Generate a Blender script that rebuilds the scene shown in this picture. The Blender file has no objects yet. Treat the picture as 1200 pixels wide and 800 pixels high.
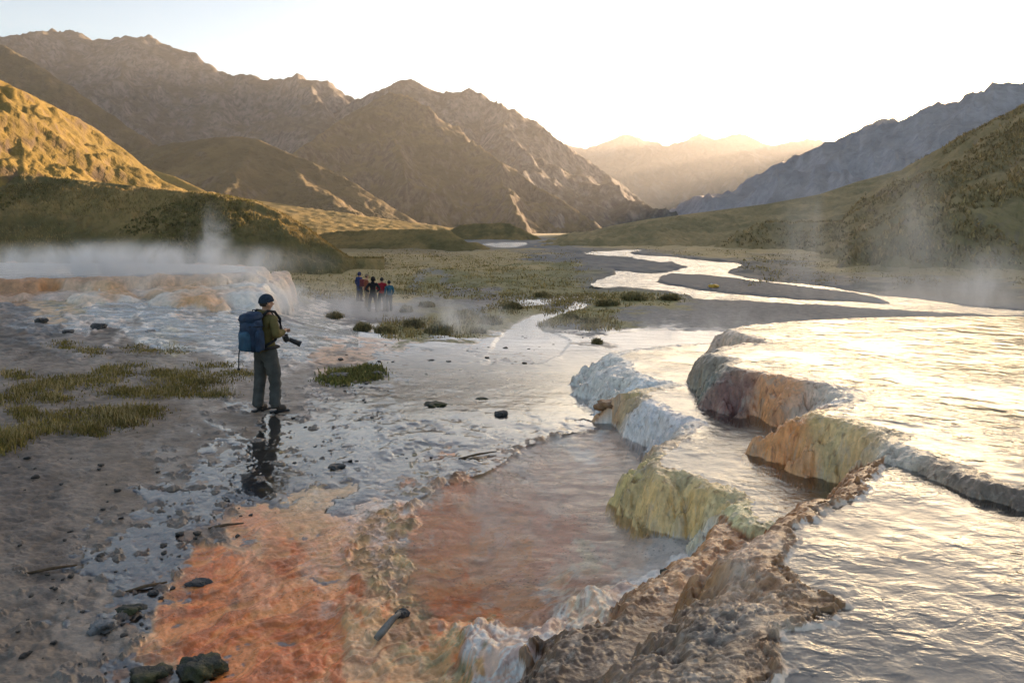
import bpy, bmesh, math, random
import numpy as np
from mathutils import Vector, Matrix, Euler
random.seed(7)
rng = np.random.default_rng(7)
STEAM = True
f32 = np.float32
S = bpy.context.scene
COL = S.collection
H = 2.72          # camera height over the mud flat
F = 800.0         # focal length in photo pixels (24 mm on 36 mm)
CU, CV = 600.0, 268.0

# ---------------------------------------------------------------- basics
def W(u, v, z=0.0):
    Y = (H - z) * F / (v - CV)
    return ((u - CU) / F * Y, Y, z)
def P3(u, v, Y):
    return ((u - CU) / F * Y, Y, H - (v - CV) / F * Y)

def sstep(a, b, x):
    t = np.clip((x - a) / (b - a), 0, 1)
    return t * t * (3 - 2 * t)

def _hash(ix, iy, seed):
    h = (ix.astype(np.int64) * 374761393 + iy.astype(np.int64) * 668265263 + seed * 1442695041) & 0xFFFFFFFF
    h = ((h ^ (h >> 13)) * 1274126177) & 0xFFFFFFFF
    return ((h ^ (h >> 16)) & 1023).astype(np.int32)
_ang = np.linspace(0, 2 * np.pi, 1024, endpoint=False)
_gx, _gy = np.cos(_ang).astype(f32), np.sin(_ang).astype(f32)
def pn(x, y, seed=0):
    x = np.asarray(x, dtype=np.float64); y = np.asarray(y, dtype=np.float64)
    xi = np.floor(x); yi = np.floor(y)
    fx = (x - xi).astype(f32); fy = (y - yi).astype(f32)
    xi = xi.astype(np.int64); yi = yi.astype(np.int64)
    u = fx * fx * fx * (fx * (fx * 6 - 15) + 10); v = fy * fy * fy * (fy * (fy * 6 - 15) + 10)
    def g(ax, ay, dx, dy):
        h = _hash(ax, ay, seed)
        return _gx[h] * dx + _gy[h] * dy
    a = g(xi, yi, fx, fy); b = g(xi + 1, yi, fx - 1, fy)
    c = g(xi, yi + 1, fx, fy - 1); d = g(xi + 1, yi + 1, fx - 1, fy - 1)
    return ((a + (b - a) * u) * (1 - v) + (c + (d - c) * u) * v) * 1.5
def fbm(x, y, o=4, seed=0, g=0.5):
    r = 0; a = 1.0; s = 1.0
    for i in range(o):
        r = r + a * pn(x * s, y * s, seed + i * 17); a *= g; s *= 2.03
    return r
def ridged(x, y, o=4, seed=0, g=0.5):
    r = 0; a = 1.0; s = 1.0; t = 0
    for i in range(o):
        n = 1 - np.abs(pn(x * s, y * s, seed + i * 23)); r = r + a * n * n; t += a; a *= g; s *= 2.03
    return r / t

def smooth_poly(pts, n=4, closed=True):
    P = np.array(pts, float); N = len(P); out = []
    for i in range(N if closed else N - 1):
        if closed:
            p0, p1, p2, p3 = P[i - 1], P[i], P[(i + 1) % N], P[(i + 2) % N]
        else:
            p0, p1, p2, p3 = P[max(i - 1, 0)], P[i], P[i + 1], P[min(i + 2, N - 1)]
        for k in range(n):
            t = k / n
            out.append(0.5 * (2 * p1 + (p2 - p0) * t + (2 * p0 - 5 * p1 + 4 * p2 - p3) * t * t + (3 * p1 - p0 - 3 * p2 + p3) * t ** 3))
    if not closed: out.append(P[-1])
    return np.array(out)

def sdpoly(X, Y, P, margin):
    """signed distance, positive inside; -margin far outside"""
    out = np.full(X.shape, -margin, dtype=f32)
    lo = P.min(0) - margin; hi = P.max(0) + margin
    m = (X > lo[0]) & (X < hi[0]) & (Y > lo[1]) & (Y < hi[1])
    x = X[m].astype(f32); y = Y[m].astype(f32)
    d2 = np.full(x.shape, 1e12, dtype=f32); ins = np.zeros(x.shape, bool)
    N = len(P)
    for i in range(N):
        ax, ay = P[i]; bx, by = P[(i + 1) % N]
        ex, ey = bx - ax, by - ay
        L = ex * ex + ey * ey
        if L < 1e-14: continue
        px = x - f32(ax); py = y - f32(ay)
        t = np.clip((px * f32(ex) + py * f32(ey)) / f32(L), 0, 1)
        dx = px - t * f32(ex); dy = py - t * f32(ey)
        np.minimum(d2, dx * dx + dy * dy, out=d2)
        if ay != by:
            c = ((y < f32(ay)) != (y < f32(by))) & (px < py * f32(ex / ey))
            ins ^= c
    d = np.sqrt(d2)
    out[m] = np.where(ins, d, np.maximum(-d, -margin))
    return out

def wpoly(pts, z, n=4):
    return smooth_poly([W(u, v, z)[:2] for u, v in pts], n)

# ---------------------------------------------------------------- scene-object helpers
def tag(o, label=None, cat=None, group=None, kind=None):
    if label: o['label'] = label
    if cat: o['category'] = cat
    if group: o['group'] = group
    if kind: o['kind'] = kind
    return o
def link(name, me, mat=None, parent=None):
    o = bpy.data.objects.new(name, me); COL.objects.link(o)
    if mat is not None: me.materials.append(mat)
    if parent is not None: o.parent = parent
    return o
def empty(name, loc, rz=0.0):
    o = bpy.data.objects.new(name, None); COL.objects.link(o)
    o.location = loc; o.rotation_euler = (0, 0, rz); o.empty_display_size = 0.2
    return o

def np_mesh(name, V, faces, smooth=True, attrs=None, normals=None):
    """V (n,3), faces (m,k) int array"""
    me = bpy.data.meshes.new(name)
    V = np.ascontiguousarray(V, dtype=f32); faces = np.ascontiguousarray(faces, dtype=np.int32)
    m, k = faces.shape
    me.vertices.add(len(V)); me.vertices.foreach_set('co', V.ravel())
    me.loops.add(m * k); me.loops.foreach_set('vertex_index', faces.ravel())
    me.polygons.add(m)
    me.polygons.foreach_set('loop_start', np.arange(0, m * k, k, dtype=np.int32))
    if smooth: me.polygons.foreach_set('use_smooth', np.ones(m, bool))
    me.update(calc_edges=True)
    for an, av in (attrs or {}).items():
        if av.ndim == 2:
            a = me.attributes.new(an, 'FLOAT_COLOR', 'POINT')
            c = np.ones((len(V), 4), f32); c[:, :3] = av
            a.data.foreach_set('color', c.ravel())
        else:
            a = me.attributes.new(an, 'FLOAT', 'POINT'); a.data.foreach_set('value', np.ascontiguousarray(av, dtype=f32))
    if normals is not None:
        me.normals_split_custom_set_from_vertices([tuple(n) for n in normals])
    return me
def sub_mesh(name, V, faces, attrs, normals=None):
    used = np.unique(faces); idx = np.full(len(V), -1, np.int64); idx[used] = np.arange(len(used))
    return np_mesh(name, V[used], idx[faces], True, {k: a[used] for k, a in attrs.items()},
                   None if normals is None else normals[used])
def grid_faces(nr, nc):
    i = np.arange(nr - 1)[:, None] * nc + np.arange(nc - 1)[None, :]
    return np.stack([i, i + 1, i + nc + 1, i + nc], -1)

# ---------------------------------------------------------------- node helpers
class NT:
    def __init__(s, name):
        s.m = bpy.data.materials.new(name); s.m.use_nodes = True
        s.t = s.m.node_tree; s.t.nodes.clear()
        s.out = s.t.nodes.new('ShaderNodeOutputMaterial')
    def n(s, typ, ins=None, **kw):
        nd = s.t.nodes.new(typ)
        for k, v in kw.items(): setattr(nd, k, v)
        for k, v in (ins or {}).items():
            sock = nd.inputs[k]
            if isinstance(v, bpy.types.NodeSocket): s.t.links.new(v, sock)
            else: sock.default_value = v
        return nd
    def math(s, op, a, b=0.0, c=None, clamp=False):
        nd = s.n('ShaderNodeMath', {0: a, 1: b}, operation=op, use_clamp=clamp)
        if c is not None:
            if isinstance(c, bpy.types.NodeSocket): s.t.links.new(c, nd.inputs[2])
            else: nd.inputs[2].default_value = c
        return nd.outputs[0]
    def mixc(s, f, a, b, blend='MIX'):
        nd = s.n('ShaderNodeMix', data_type='RGBA', blend_type=blend)
        for k, v in ((0, f), (6, a), (7, b)):
            if isinstance(v, bpy.types.NodeSocket): s.t.links.new(v, nd.inputs[k])
            else: nd.inputs[k].default_value = v if k == 0 else (tuple(v) + (1,))[:4]
        return nd.outputs[2]
    def ramp(s, f, a, b):
        nd = s.n('ShaderNodeMapRange', {0: f, 1: a, 2: b, 3: 0.0, 4: 1.0}, interpolation_type='SMOOTHSTEP')
        return nd.outputs[0]
    def noise(s, vec, scale, detail=4, rough=0.55, dist=0.0):
        return s.n('ShaderNodeTexNoise', {'Vector': vec, 'Scale': scale, 'Detail': detail, 'Roughness': rough, 'Distortion': dist}).outputs[0]
    def surf(s, sh): s.t.links.new(sh, s.out.inputs['Surface'])
    def pos(s): return s.n('ShaderNodeNewGeometry').outputs['Position']
    def objc(s): return s.n('ShaderNodeTexCoord').outputs['Object']

def m_ground(name, drip=False):
    t = NT(name); p = t.pos()
    col = t.n('ShaderNodeAttribute', attribute_name='col').outputs['Color']
    wet = t.n('ShaderNodeAttribute', attribute_name='wet').outputs['Fac']
    n1 = t.noise(p, 55.0, 5, 0.6); n2 = t.noise(p, 6.0, 5, 0.6, 0.4)
    k = t.math('MULTIPLY_ADD', n1, 0.45, 0.76); k2 = t.math('MULTIPLY_ADD', n2, 0.8, 0.6)
    kk = t.math('MULTIPLY', k, k2)
    if drip:
        q = t.n('ShaderNodeMapping', {'Vector': p, 'Scale': (1, 1, 0.13)}).outputs[0]
        n3 = t.noise(q, 26.0, 4, 0.55, 0.25); kk = t.math('MULTIPLY', kk, t.math('MULTIPLY_ADD', n3, 1.1, 0.45))
    c2 = t.mixc(1.0, col, t.n('ShaderNodeCombineColor', {0: kk, 1: kk, 2: kk}).outputs[0], 'MULTIPLY')
    if drip:
        q2 = t.n('ShaderNodeMapping', {'Vector': p, 'Scale': (1, 1, 0.10), 'Location': (3, 7, 1)}).outputs[0]
        n4 = t.noise(q2, 9.0, 5, 0.6, 0.5); n5 = t.noise(q2, 15.0, 4, 0.6, 0.4)
        c2 = t.mixc(t.math('MULTIPLY', t.ramp(n4, .52, .66), .45), c2, (.52, .43, .34))
        c2 = t.mixc(t.math('MULTIPLY', t.ramp(n5, .54, .68), .65), c2, t.mixc(1.0, c2, (.38, .27, .2), 'MULTIPLY'))
    else:
        vo = t.n('ShaderNodeTexVoronoi', {'Vector': p, 'Scale': 26.0, 'Randomness': 1.0}, feature='F1')
        gm = t.math('MULTIPLY', t.ramp(vo.outputs['Distance'], .30, .16), t.ramp(t.noise(p, 1.7, 3, .6), .48, .62))
        c2 = t.mixc(t.math('MULTIPLY', gm, .6), c2, t.mixc(1.0, c2, (.35, .32, .3), 'MULTIPLY'))
    r = t.math('MULTIPLY_ADD', wet, -0.60, 0.82); r = t.math('ADD', r, t.math('MULTIPLY_ADD', n2, 0.36, -0.18))
    r = t.n('ShaderNodeClamp', {0: r, 1: 0.12, 2: 0.95}).outputs[0]
    b1 = t.noise(p, 28.0, 6, 0.62, 0.3)
    if drip: b1 = t.math('MULTIPLY', b1, 0.45)
    hgt = t.math('MULTIPLY_ADD', n1, 0.25, b1)
    if drip:
        q3 = t.n('ShaderNodeMapping', {'Vector': p, 'Scale': (1, 1, 6.0)}).outputs[0]
        n6 = t.noise(q3, 6.0, 4, .55, .8)
        hgt = t.math('MULTIPLY_ADD', n3, 1.6, t.math('MULTIPLY_ADD', n6, .7, hgt))
    else: hgt = t.math('MULTIPLY_ADD', gm, .5, hgt)
    bump = t.n('ShaderNodeBump', {'Strength': 0.4, 'Distance': 0.02, 'Height': hgt}).outputs[0]
    b = t.n('ShaderNodeBsdfPrincipled', {'Base Color': c2, 'Roughness': r, 'Normal': bump, 'Specular IOR Level': 0.5})
    t.surf(b.outputs[0]); return t.m

def m_water(name, tint=(0.9, 0.93, 0.92), scale=14.0, dist=0.012, rough=0.06, stretch=(0.45, 1.0, 1.0), foam=0.0, ior=1.33, far_rough=None):
    t = NT(name); p = t.pos()
    q = t.n('ShaderNodeMapping', {'Vector': p, 'Scale': stretch}).outputs[0]
    a = t.noise(q, scale, 3, 0.5, 0.8); c = t.noise(q, scale * 3.1, 2, 0.5, 0.3); d = t.noise(q, scale * 0.25, 2, 0.5)
    if far_rough is not None:
        rough = t.n('ShaderNodeMapRange', {0: t.n('ShaderNodeSeparateXYZ', {0: p}).outputs[1], 1: 9.0, 2: 18.0, 3: rough, 4: far_rough}).outputs[0]
    h = t.math('MULTIPLY_ADD', c, 0.25, t.math('MULTIPLY_ADD', d, 1.2, a))
    h = t.math('MULTIPLY', h, t.math('MULTIPLY_ADD', t.ramp(t.noise(p, .9, 3, .6), .36, .66), .85, .25))
    if far_rough is not None:
        dist = t.n('ShaderNodeMapRange', {0: t.n('ShaderNodeSeparateXYZ', {0: p}).outputs[1], 1: 9.0, 2: 20.0, 3: dist, 4: dist * 9}).outputs[0]
    bump = t.n('ShaderNodeBump', {'Strength': 1.0, 'Distance': dist, 'Height': h}).outputs[0]
    fr = t.n('ShaderNodeFresnel', {'IOR': ior, 'Normal': bump}).outputs[0]
    tr = t.n('ShaderNodeBsdfTransparent', {'Color': tint + (1,)}).outputs[0]
    gl = t.n('ShaderNodeBsdfGlossy', {'Color': (0.97, 0.97, 0.97, 1), 'Roughness': rough, 'Normal': bump}).outputs[0]
    mx = t.n('ShaderNodeMixShader', {0: fr, 1: tr, 2: gl}).outputs[0]
    if foam > 0:
        wf = t.noise(q, scale * 0.8, 6, 0.65, 1.2)
        ff = t.math('MULTIPLY', t.ramp(wf, 0.48, 0.62), foam)
        df = t.n('ShaderNodeBsdfDiffuse', {'Color': (0.75, 0.76, 0.77, 1), 'Normal': bump}).outputs[0]
        mx = t.n('ShaderNodeMixShader', {0: ff, 1: mx, 2: df}).outputs[0]
    t.surf(mx); return t.m

def m_mount(name, grass, grass2, rock, rock2, scale, lo=0.55, hi=0.85, bumpd=4.0):
    t = NT(name); g = t.n('ShaderNodeNewGeometry'); p = g.outputs['Position']
    nz = t.n('ShaderNodeSeparateXYZ', {0: g.outputs['Normal']}).outputs[2]
    n1 = t.noise(p, scale, 8, 0.62, 0.3); n2 = t.noise(p, scale * 5, 6, 0.65)
    q = t.n('ShaderNodeMapping', {'Vector': p, 'Scale': (1, 1, 0.25)}).outputs[0]
    n3 = t.noise(q, scale * 9, 5, 0.65, 0.4)
    s = t.math('ADD', nz, t.math('MULTIPLY_ADD', n2, 0.5, -0.25))
    s = t.math('ADD', s, t.math('MULTIPLY_ADD', n1, 0.5, -0.25))
    f = t.ramp(s, lo, hi)
    rc = t.mixc(t.ramp(n3, 0.35, 0.65), rock, rock2)
    gc = t.mixc(t.ramp(n1, 0.38, 0.62), grass, grass2)
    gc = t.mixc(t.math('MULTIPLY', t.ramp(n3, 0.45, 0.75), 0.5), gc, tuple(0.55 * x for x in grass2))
    c = t.mixc(f, rc, gc)
    bump = t.n('ShaderNodeBump', {'Strength': 0.7, 'Distance': bumpd, 'Height': t.math('MULTIPLY_ADD', n3, 0.6, n2)}).outputs[0]
    b = t.n('ShaderNodeBsdfPrincipled', {'Base Color': c, 'Roughness': 0.95, 'Normal': bump, 'Specular IOR Level': 0.15})
    t.surf(b.outputs[0]); return t.m

def m_simple(name, col, rough=0.8, col2=None, scale=20.0, bump=0.0, bscale=60.0, spec=0.4):
    t = NT(name); p = t.objc()
    n = t.noise(p, scale, 5, 0.6)
    c2 = col2 if col2 else tuple(x * 0.6 for x in col)
    c = t.mixc(t.ramp(n, 0.35, 0.65), col, c2)
    ins = {'Base Color': c, 'Roughness': rough, 'Specular IOR Level': spec}
    if bump > 0:
        nb = t.noise(p, bscale, 5, 0.6)
        ins['Normal'] = t.n('ShaderNodeBump', {'Strength': 0.8, 'Distance': bump, 'Height': nb}).outputs[0]
    b = t.n('ShaderNodeBsdfPrincipled', ins); t.surf(b.outputs[0]); return t.m

# ================================================================ GROUND SHEET
cols = np.concatenate([np.linspace(-1400, -260, 60, endpoint=False), np.linspace(-260, -40, 60, endpoint=False),
                       np.linspace(-40, 1240, 860, endpoint=False), np.linspace(1240, 1460, 60, endpoint=False), np.linspace(1460, 2600, 60)])
rows = np.concatenate([np.exp(np.linspace(math.log(0.7), math.log(2.4), 50, endpoint=False)),
                       np.exp(np.linspace(math.log(2.4), math.log(40), 1150, endpoint=False)),
                       np.exp(np.linspace(math.log(40), math.log(220), 330, endpoint=False)),
                       np.exp(np.linspace(math.log(220), math.log(7000), 90))])
NR, NC = len(rows), len(cols)
U = np.repeat(cols[None, :], NR, 0); YY = np.repeat(rows[:, None], NC, 1)
XX = (U - CU) / F * YY
U = U.astype(f32).ravel(); XX = XX.ravel(); YY = YY.ravel()
LY = np.log(YY).astype(f32)

CTRL = [  # u, v, z : the land under everything
 (-400,800,.15),(0,800,.06),(150,800,.0),(300,800,0),(500,800,0),(700,800,0),(900,800,0),(1200,800,0),(1600,800,0),
 (-300,620,.25),(0,620,.10),(150,620,.01),(300,600,0),(500,600,0),(700,600,0),(900,600,0),(1300,600,0),
 (-200,500,.25),(0,500,.14),(150,500,.08),(300,483,0),(450,480,-.01),(600,486,-.026),(700,490,-.045),(900,480,-.1),(1300,480,-.1),
 (-200,440,.3),(0,440,.16),(150,440,.1),(250,440,.05),(400,440,-.08),(550,440,-.15),(700,440,-.25),(900,440,-.3),(1300,440,-.3),
 (-200,400,.4),(0,400,.25),(150,400,.2),(250,405,.05),(400,405,-.2),(550,405,-.35),(700,405,-.5),(900,410,-.6),(1300,410,-.6),
 (-200,352,.6),(0,352,.55),(150,352,.52),(280,352,.4),(340,372,-.4),(400,372,-1.1),(440,366,-1.54),(480,385,-1.05),(550,390,-1.0),
 (610,385,-1.3),(700,385,-1.25),(800,385,-1.25),(900,372,-1.6),(1100,372,-1.85),(1300,375,-1.9),
 (-300,318,.9),(0,318,.75),(150,318,.6),(280,318,.1),(330,330,-1.2),(380,340,-1.8),
 (500,345,-2.0),(600,345,-2.0),(700,345,-2.0),(900,345,-2.0),(1200,345,-2.0),(1600,345,-2.0),(400,325,-2.0),(600,320,-2.0),(900,320,-2),(1300,320,-2)]
CC_ADJ = True
cp = np.array([(u / 400.0, math.log(W(u, v, z)[1]) * 1.2, z) for u, v, z in CTRL])
def rbf_fit(P, z, lam=1e-3):
    d = np.sqrt(((P[:, None] - P[None]) ** 2).sum(-1)) ; N = len(P)
    A = np.zeros((N + 3, N + 3)); A[:N, :N] = d + lam * np.eye(N); A[:N, N] = 1; A[:N, N + 1:] = P; A[N, :N] = 1; A[N + 1:, :N] = P.T
    return np.linalg.solve(A, np.concatenate([z, np.zeros(3)]))
cw = rbf_fit(cp[:, :2], cp[:, 2])
def base_z(u, ly, y):
    a = (u / 400.0).astype(f32); b = (ly * 1.2).astype(f32)
    r = np.full(a.shape, cw[-3], f32) + f32(cw[-2]) * a + f32(cw[-1]) * b
    for i in range(len(cp)):
        r += f32(cw[i]) * np.sqrt((a - f32(cp[i, 0])) ** 2 + (b - f32(cp[i, 1])) ** 2)
    k = sstep(44, 62, y); r = r * (1 - k) - 2.0 * k
    return r
uc = np.clip(U, -500, 1700)
Z0 = base_z(uc, np.clip(LY, math.log(2.2), 9), YY)
BV = CV + (H - Z0) * F / YY           # base row in the photo
near = YY < 60
def nz_(fn, default=0.0):
    out = np.full(XX.shape, default, f32); out[near] = fn(XX[near], YY[near]); return out
print('grid', NR, NC)

# colour / film / roughness control points: (u, v, colour, film offset in metres, noise amp)
MUD=(.115,.085,.06); MUDD=(.08,.06,.045); MUDL=(.16,.125,.095); SIN=(.56,.49,.42); SINP=(.53,.42,.345); ORG=(.56,.145,.028); ORD=(.42,.095,.02)
OCH=(.36,.23,.10); PNK=(.56,.23,.11); TAN=(.42,.27,.15); GRS=(.15,.125,.04); GRY=(.12,.105,.095); WHT=(.68,.62,.56); OLV=(.20,.16,.07); GRV=(.10,.095,.09)
STRAW=(.27,.19,.072)
CC = [
 # left mud bank
 (20,560,MUDD,-.05,.03),(60,640,MUDD,-.03,.03),(30,720,MUD,-.015,.025),(60,790,MUD,-.03,.03),(150,560,MUD,-.05,.015),(110,590,MUD,-.02,.02),
 (230,520,MUD,-.03,.012),(280,470,MUD,-.04,.012),(330,455,MUDL,-.03,.012),(200,540,MUDL,-.006,.008),(150,650,MUD,.003,.018),(120,690,MUD,.006,.018),
 (200,600,MUD,.004,.014),(250,560,MUDL,.006,.010),(300,540,MUDL,.008,.010),(330,580,OCH,.004,.012),(250,640,MUD,-.01,.02),(215,690,MUD,.004,.02),
 (140,740,MUD,.002,.025),(90,760,MUDL,-.01,.02),(180,770,MUDD,-.01,.025),(370,520,MUDL,.010,.010),(310,510,MUDL,.004,.008),(260,500,MUDL,.0,.008),
 (380,480,SINP,.003,.012),(400,550,SINP,.010,.010),(420,500,SIN,.010,.012),(340,490,MUDL,.004,.010),
 # left flats, behind the hiker
 (30,440,MUD,-.04,.03),(100,450,MUD,-.04,.03),(60,480,MUD,-.04,.03),(180,470,MUD,-.05,.02),(120,420,MUDL,-.03,.03),(30,410,MUDD,-.05,.05),(120,400,MUDD,-.05,.05),
 (200,420,MUDL,-.03,.04),(20,425,MUDL,-.03,.02),(240,430,MUDL,-.02,.02),(160,415,MUD,-.03,.05),(200,405,OLV,-.03,.05),
 (50,380,GRY,-.02,.10),(20,360,GRY,-.02,.08),(110,380,SINP,.0,.07),(20,347,(.36,.18,.07),-.02,.04),(60,352,TAN,-.02,.04),(90,345,OLV,-.01,.03),
 (130,352,WHT,.02,.04),(170,362,WHT,.02,.05),(150,345,TAN,-.02,.04),(200,350,(.42,.22,.10),-.02,.05),(230,362,SINP,-.01,.06),(210,375,WHT,.02,.06),(260,350,TAN,-.02,.05),
 (250,385,WHT,.02,.05),(290,365,SIN,.0,.06),(200,395,SIN,.0,.05),(260,405,SIN,.0,.05),(330,375,GRY,-.01,.05),(350,395,SIN,.005,.05),(300,400,SINP,.0,.05),(370,360,SIN,-.01,.05),(400,352,GRY,-.02,.04),(345,355,GRY,-.01,.05),
 (380,385,WHT,.01,.04),(410,370,GRY,-.02,.05),(60,335,SINP,-.02,.03),(10,300,GRY,-.05,.1),
 # centre flat
 (400,418,(.42,.25,.15),-.02,.03),(440,405,(.40,.24,.15),-.02,.03),(450,420,(.42,.27,.18),.0,.015),(460,412,SINP,.0,.02),(520,405,GRY,.02,.02),(430,395,WHT,.01,.02),(560,405,SINP,.0,.02),
 (410,432,MUD,-.02,.03),(380,450,MUDD,-.03,.03),(330,470,MUDL,-.01,.01),(440,450,MUDD,.0,.03),(500,420,SINP,.006,.012),(550,430,SIN,.010,.010),(480,450,SINP,.008,.014),(520,465,SINP,.008,.016),
 (490,475,MUD,.004,.02),(560,460,SIN,.012,.008),(610,430,SIN,.010,.008),(650,430,SIN,.008,.010),(600,470,SINP,.004,.014),(640,480,SIN,.010,.012),(640,450,SIN,.006,.012),(620,415,(.30,.22,.17),.0,.02),
 (460,500,SIN,.010,.014),(520,500,SINP,.008,.014),(470,530,SINP,.006,.012),(430,530,SIN,.010,.012),(560,500,SIN,.008,.012),(600,510,SINP,.0,.02),(560,520,TAN,-.01,.02),(480,535,(.45,.32,.12),-.01,.02),
 (510,545,SINP,.004,.014),(420,570,SINP,.002,.010),(380,575,TAN,-.004,.012),(640,400,SIN,.010,.010),(600,400,SIN,.012,.012),(680,410,SIN,.010,.012),(700,420,SIN,.012,.012),(720,395,SIN,.01,.012),(660,405,(.42,.25,.15),.0,.01),
 (670,395,SIN,.01,.012),(700,402,GRY,-.03,.03),(780,395,SIN,.012,.01),(760,405,SIN,.01,.01),(690,470,WHT,.005,.02),
 # orange mat
 (330,610,(.50,.24,.13),-.008,.012),(300,650,PNK,-.008,.016),(260,680,ORG,-.008,.016),(215,700,ORG,-.004,.016),(240,720,ORD,-.006,.018),(300,720,ORG,-.008,.02),(350,740,ORD,-.008,.024),(380,770,ORD,-.008,.026),
 (400,700,ORG,-.008,.024),(340,680,(.5,.2,.08),-.008,.018),(360,630,TAN,-.008,.014),(400,610,TAN,-.010,.018),(190,750,ORG,-.004,.014),(300,780,ORD,-.004,.018),(250,770,ORD,-.002,.016),(440,600,SINP,-.006,.016),(470,560,SINP,-.004,.016),
 (420,650,OCH,-.015,.03),(440,690,OCH,-.02,.03),(470,720,(.30,.21,.09),-.02,.04),(440,740,TAN,-.02,.03),(510,740,OCH,-.02,.03),(540,700,ORG,-.01,.01),(480,770,TAN,-.02,.03),(530,780,OLV,-.02,.03),(420,790,(.46,.22,.09),-.01,.02),
 (395,655,SINP,.006,.01),(500,620,PNK,-.01,.01),(540,580,PNK,-.01,.01),(430,780,TAN,-.02,.02),
 # pool floor
 (570,640,(.52,.30,.18),0,.01),(520,680,(.52,.275,.15),0,.01),(600,700,(.52,.275,.15),0,.01),(640,620,(.52,.28,.185),0,.01),(700,640,(.52,.34,.25),0,.01),(680,560,(.52,.36,.27),0,.01),(740,600,(.54,.41,.31),0,.01),(600,560,(.54,.35,.25),0,.01),
 (720,680,(.55,.48,.39),-.03,.02),(690,700,(.50,.41,.28),-.03,.02),(660,725,(.5,.45,.38),-.03,.03),(600,760,(.50,.46,.41),-.03,.03),(640,750,SIN,-.03,.03),(580,790,(.45,.42,.38),-.03,.03),(760,660,(.5,.45,.4),-.02,.02),(790,640,(.5,.45,.4),-.02,.02),
 # beyond: banks, stream, plain
 (440,375,GRY,-.05,.04),(470,372,GRY,-.05,.05),(520,378,OLV,-.06,.08),(560,375,OLV,-.06,.08),(480,392,GRS,-.06,.08),(530,392,OLV,-.06,.08),(600,365,OLV,-.1,.05),(570,355,GRY,-.1,.05),(500,335,GRS,-.1,.05),(400,340,STRAW,-.1,.06),(350,330,STRAW,-.1,.08),
 (330,345,GRS,-.1,.06),(450,345,STRAW,-.1,.05),(600,335,GRS,-.1,.06),(650,335,GRS,-.1,.06),(540,325,GRS,-.1,.06),(450,320,STRAW,-.1,.06),(580,312,STRAW,-.1,.06),(500,305,STRAW,-.1,.06),(400,310,STRAW,-.1,.06),(640,315,GRS,-.1,.06),(680,310,GRV,-.1,.04),
 (500,292,(.17,.12,.05),-.1,.05),(600,298,STRAW,-.1,.05),(640,290,GRV,-.1,.04),(660,300,GRV,-.1,.04),(400,290,(.2,.14,.05),-.1,.05),(300,310,STRAW,-.1,.05),
 (680,385,GRV,-.06,.06),(700,375,GRS,-.08,.08),(670,372,GRS,-.08,.08),(740,352,GRS,-.08,.05),(700,350,GRS,-.08,.05),(780,350,GRS,-.08,.05),(660,355,GRY,-.08,.04),(760,370,GRV,-.08,.04),(820,375,GRV,-.08,.04),(840,362,GRV,-.08,.04),(900,366,GRV,-.08,.04),(1000,368,GRV,-.08,.04),
 (800,330,GRV,-.1,.03),(760,308,GRV,-.1,.03),(950,330,(.11,.09,.07),-.1,.03),(1050,335,(.12,.10,.07),-.1,.03),(1150,345,(.12,.10,.07),-.1,.03),(900,312,(.11,.095,.07),-.1,.03),(1000,310,STRAW,-.1,.04),(1100,312,STRAW,-.1,.04),(1200,318,STRAW,-.1,.04),(850,296,STRAW,-.1,.04),(750,286,STRAW,-.1,.04),(1000,292,STRAW,-.1,.04),(1150,296,GRS,-.1,.04),(700,285,STRAW,-.1,.04),(560,282,GRV,-.1,.04),(450,280,STRAW,-.1,.04),(600,275,(.2,.15,.06),-.1,.04),(800,278,GRS,-.1,.04),(650,282,GRV,-.1,.04),
]
ccz = np.array([0.0] * len(CC))
def base_at(u, v):
    """(x, y, z) of the land where the photo pixel looks"""
    z = 0.0
    for _ in range(30):
        y = (H - z) * F / (v - CV)
        z = 0.6 * z + 0.4 * float(base_z(np.array([min(max(u, -500), 1700)]), np.array([min(max(math.log(y), .78), 9)]), np.array([y]))[0])
    y = (H - z) * F / (v - CV)
    return ((u - CU) / F * y, y, z)
cpu = np.array([c[0] for c in CC]); cply = np.array([math.log(base_at(c[0], c[1])[1]) for c in CC])
vals = np.array([list(c[2]) + [c[3], c[4]] for c in CC])
for i_, c_ in enumerate(CC):
    if 370 < c_[0] < 740 and 395 < c_[1] < 585 and c_[3] > -.012: vals[i_, 3] += .010; vals[i_, 4] *= .7
    if 440 < c_[0] < 740 and 412 < c_[1] < 530 and c_[3] > -.012: vals[i_, 3] += .013; vals[i_, 4] *= .42
    if 90 < c_[0] < 370 and 485 < c_[1] < 720 and c_[3] > -.012: vals[i_, 3] += .004; vals[i_, 4] *= .85
KY = 230.0
wu = U + nz_(lambda x, y: 38 * fbm(x / y * 14, np.log(y) * 9, 6, 5, 0.62) * np.clip(6 / y, .6, 1.2)); wl = LY + nz_(lambda x, y: 0.16 * fbm(x / y * 14 + 9, np.log(y) * 9, 6, 11, 0.62))
far = ~near
wu[far] += 40 * fbm(XX[far] / YY[far] * 7, LY[far] * 9, 4, 3); wl[far] += .12 * fbm(XX[far] / YY[far] * 7 + 4, LY[far] * 9, 4, 8)
num = np.zeros((len(U), 5), f32); den = np.zeros(len(U), f32)
for i in range(len(CC)):
    d2 = ((wu - f32(cpu[i])) ** 2 + (KY * (wl - f32(cply[i]))) ** 2) / 900.0
    w = 1.0 / (d2 * d2 * np.sqrt(d2) + 0.05)
    den += w
    for k in range(5): num[:, k] += w * f32(vals[i, k])
num /= den[:, None]
COLR = num[:, :3].copy(); FILM = num[:, 3].copy(); AMP = num[:, 4].copy()

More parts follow.
